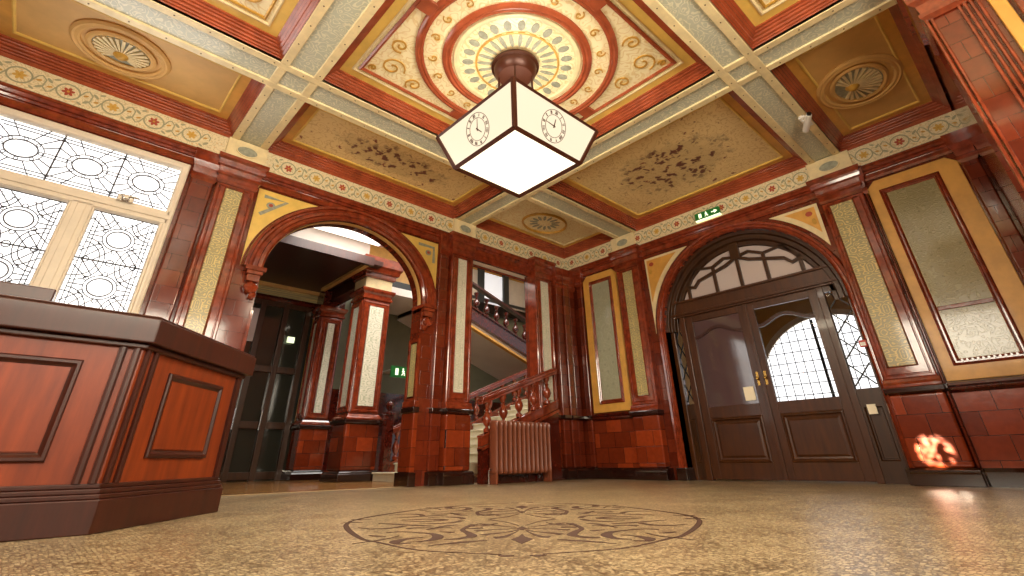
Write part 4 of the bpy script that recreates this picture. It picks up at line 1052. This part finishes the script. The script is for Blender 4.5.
# high windows
Wh=thing('window_6','high row of pale windows with dark frames above the upper stair flight','window',(9.3,11.9,5.0),kind='structure')
Hh=lambda u,v,w:(u,11.95-w,v)
for k,u in enumerate((7.5,8.6,9.7,10.8)):
    MB().box(Hh,u,u+.85,4.95,6.0,-.0,.02).build('pane','creamtrim' if k!=2 else 'highpane',Wh)
m=MB()
for u in (7.4,8.47,9.57,10.67,11.75): m.box(Hh,u-.12,u+.12,4.88,6.25,0,.10)
m.box(Hh,7.3,11.9,6.1,6.25,0,.08).box(Hh,7.3,11.9,5.0,5.08,0,.08)
m.build('window_frame','darkgrey',Wh)
# dark red back wall panelling under the upper flight with exit sign
st(MB().box(Z,4.9,12.9,11.90,11.96,0,1.9).build('trim_12','mould_dark'),'dark red dado on the far stair wall','dado')
st(MB().box(Z,4.9,12.9,11.91,11.96,1.9,4.6).build('trim_13','greywall'),'pale green wall under the upper flight','wall')
exit_sign('green exit sign on the pale green wall under the stairs, seen through the arch',lambda u,v,w:(u,11.0-w,v),6.05,6.75,2.16,2.42,.0,.05,1,False)
MB().box(Z,6.3,6.5,11.0,11.93,2.38,2.42).build('sign_bracket','white',bpy.data.objects['exit_sign.001'])
# ------------------------------------------------------------------ lights
def area(name,loc,rot,sx,sy,energy,col=(1,1,1)):
    l=bpy.data.lights.new(name,'AREA'); l.shape='RECTANGLE'; l.size=sx; l.size_y=sy; l.energy=energy; l.color=col
    o=bpy.data.objects.new(name,l); o.location=loc; o.rotation_euler=rot; C.objects.link(o); return o
area('window_daylight',(-2.36,1.5,3.08),(0,math.radians(-85),0),1.4,2.5,130,(1,.90,.72))  # fill lamp added at the unseen back window
area('near_window_daylight',(1.0,-1.72,3.02),(math.radians(82),0,0),4.2,1.5,230,(1,.90,.72))  # fill lamp added at the unseen near window
area('stairwell_daylight',(7.0,8.5,6.15),(0,0,0),4.5,1.1,130,(1,.96,.9))
area('leaded_window_daylight',(-.45,6.66,2.5),(math.radians(-90),0,0),1.7,2.4,30,(1,.97,.92))
pl=bpy.data.lights.new('lantern_bulb','POINT'); pl.energy=42; pl.color=(1,.9,.76); pl.shadow_soft_size=.2
po=bpy.data.objects.new('lantern_bulb',pl); po.location=(LX,LY,3.66); C.objects.link(po)
area('lantern_glow',(LX,LY,3.10),(0,0,0),.85,.85,75,(1,.86,.62))
def spot(name,loc,to,deg,energy,col,blend=.6,soft=.02):
    l=bpy.data.lights.new(name,'SPOT'); l.spot_size=math.radians(deg); l.spot_blend=blend; l.energy=energy; l.color=col; l.shadow_soft_size=soft
    o=bpy.data.objects.new(name,l); o.location=loc; d=Vector(to)-Vector(loc); o.rotation_euler=d.to_track_quat('-Z','Y').to_euler(); C.objects.link(o)
area('arch_rooflight',(3.7,8.2,4.68),(0,0,0),1.6,1.4,55,(1,.95,.88))  # fill lamp added to brighten the pier and floor behind the arch
spot('sunbeam',(-2.3,1.9,2.9),(7.78,1.27,.35),2.1,130000,(1,.85,.62))
sl=bpy.data.lights['sunbeam']; sl.use_nodes=True; lt=sl.node_tree; em=[n for n in lt.nodes if n.type=='EMISSION'][0]
tcx=lt.nodes.new('ShaderNodeTexCoord'); nzx=lt.nodes.new('ShaderNodeTexNoise'); nzx.inputs['Scale'].default_value=85; nzx.inputs['Detail'].default_value=3
rx=lt.nodes.new('ShaderNodeValToRGB'); rx.color_ramp.elements[0].position=.46; rx.color_ramp.elements[1].position=.56
lt.links.new(tcx.outputs['Normal'],nzx.inputs['Vector']); lt.links.new(nzx.outputs[0],rx.inputs[0]); lt.links.new(rx.outputs[0],em.inputs['Strength'])
w=bpy.data.worlds.new('World'); bpy.context.scene.world=w; w.use_nodes=True
w.node_tree.nodes['Background'].inputs[0].default_value=(.9,.95,1,1); w.node_tree.nodes['Background'].inputs[1].default_value=.5
# ------------------------------------------------------------------ camera
yaw,pit,rol=math.radians(47.33),math.radians(27.653),math.radians(-.7836)
fw=Vector((math.cos(yaw)*math.cos(pit),math.sin(yaw)*math.cos(pit),math.sin(pit)))
ri=Vector((math.sin(yaw),-math.cos(yaw),0)); up=ri.cross(fw)
r2=ri*math.cos(rol)+up*math.sin(rol); u2=-ri*math.sin(rol)+up*math.cos(rol)
cam=bpy.data.cameras.new('camera'); co=bpy.data.objects.new('camera',cam); C.objects.link(co)
mm=Matrix((( r2.x,u2.x,-fw.x,0),(r2.y,u2.y,-fw.y,0),(r2.z,u2.z,-fw.z,.32),(0,0,0,1))); co.matrix_world=mm
cam.sensor_width=36; cam.lens=477.4/1024*36; cam.shift_x=(512-510.7)/1024; cam.shift_y=(210.07-288)/1024; cam.clip_start=.02
bpy.context.scene.camera=co
vs=bpy.context.scene.view_settings; vs.view_transform='Standard'; vs.look='None'; vs.gamma=1; vs.exposure=0.55; vs.use_curve_mapping=False
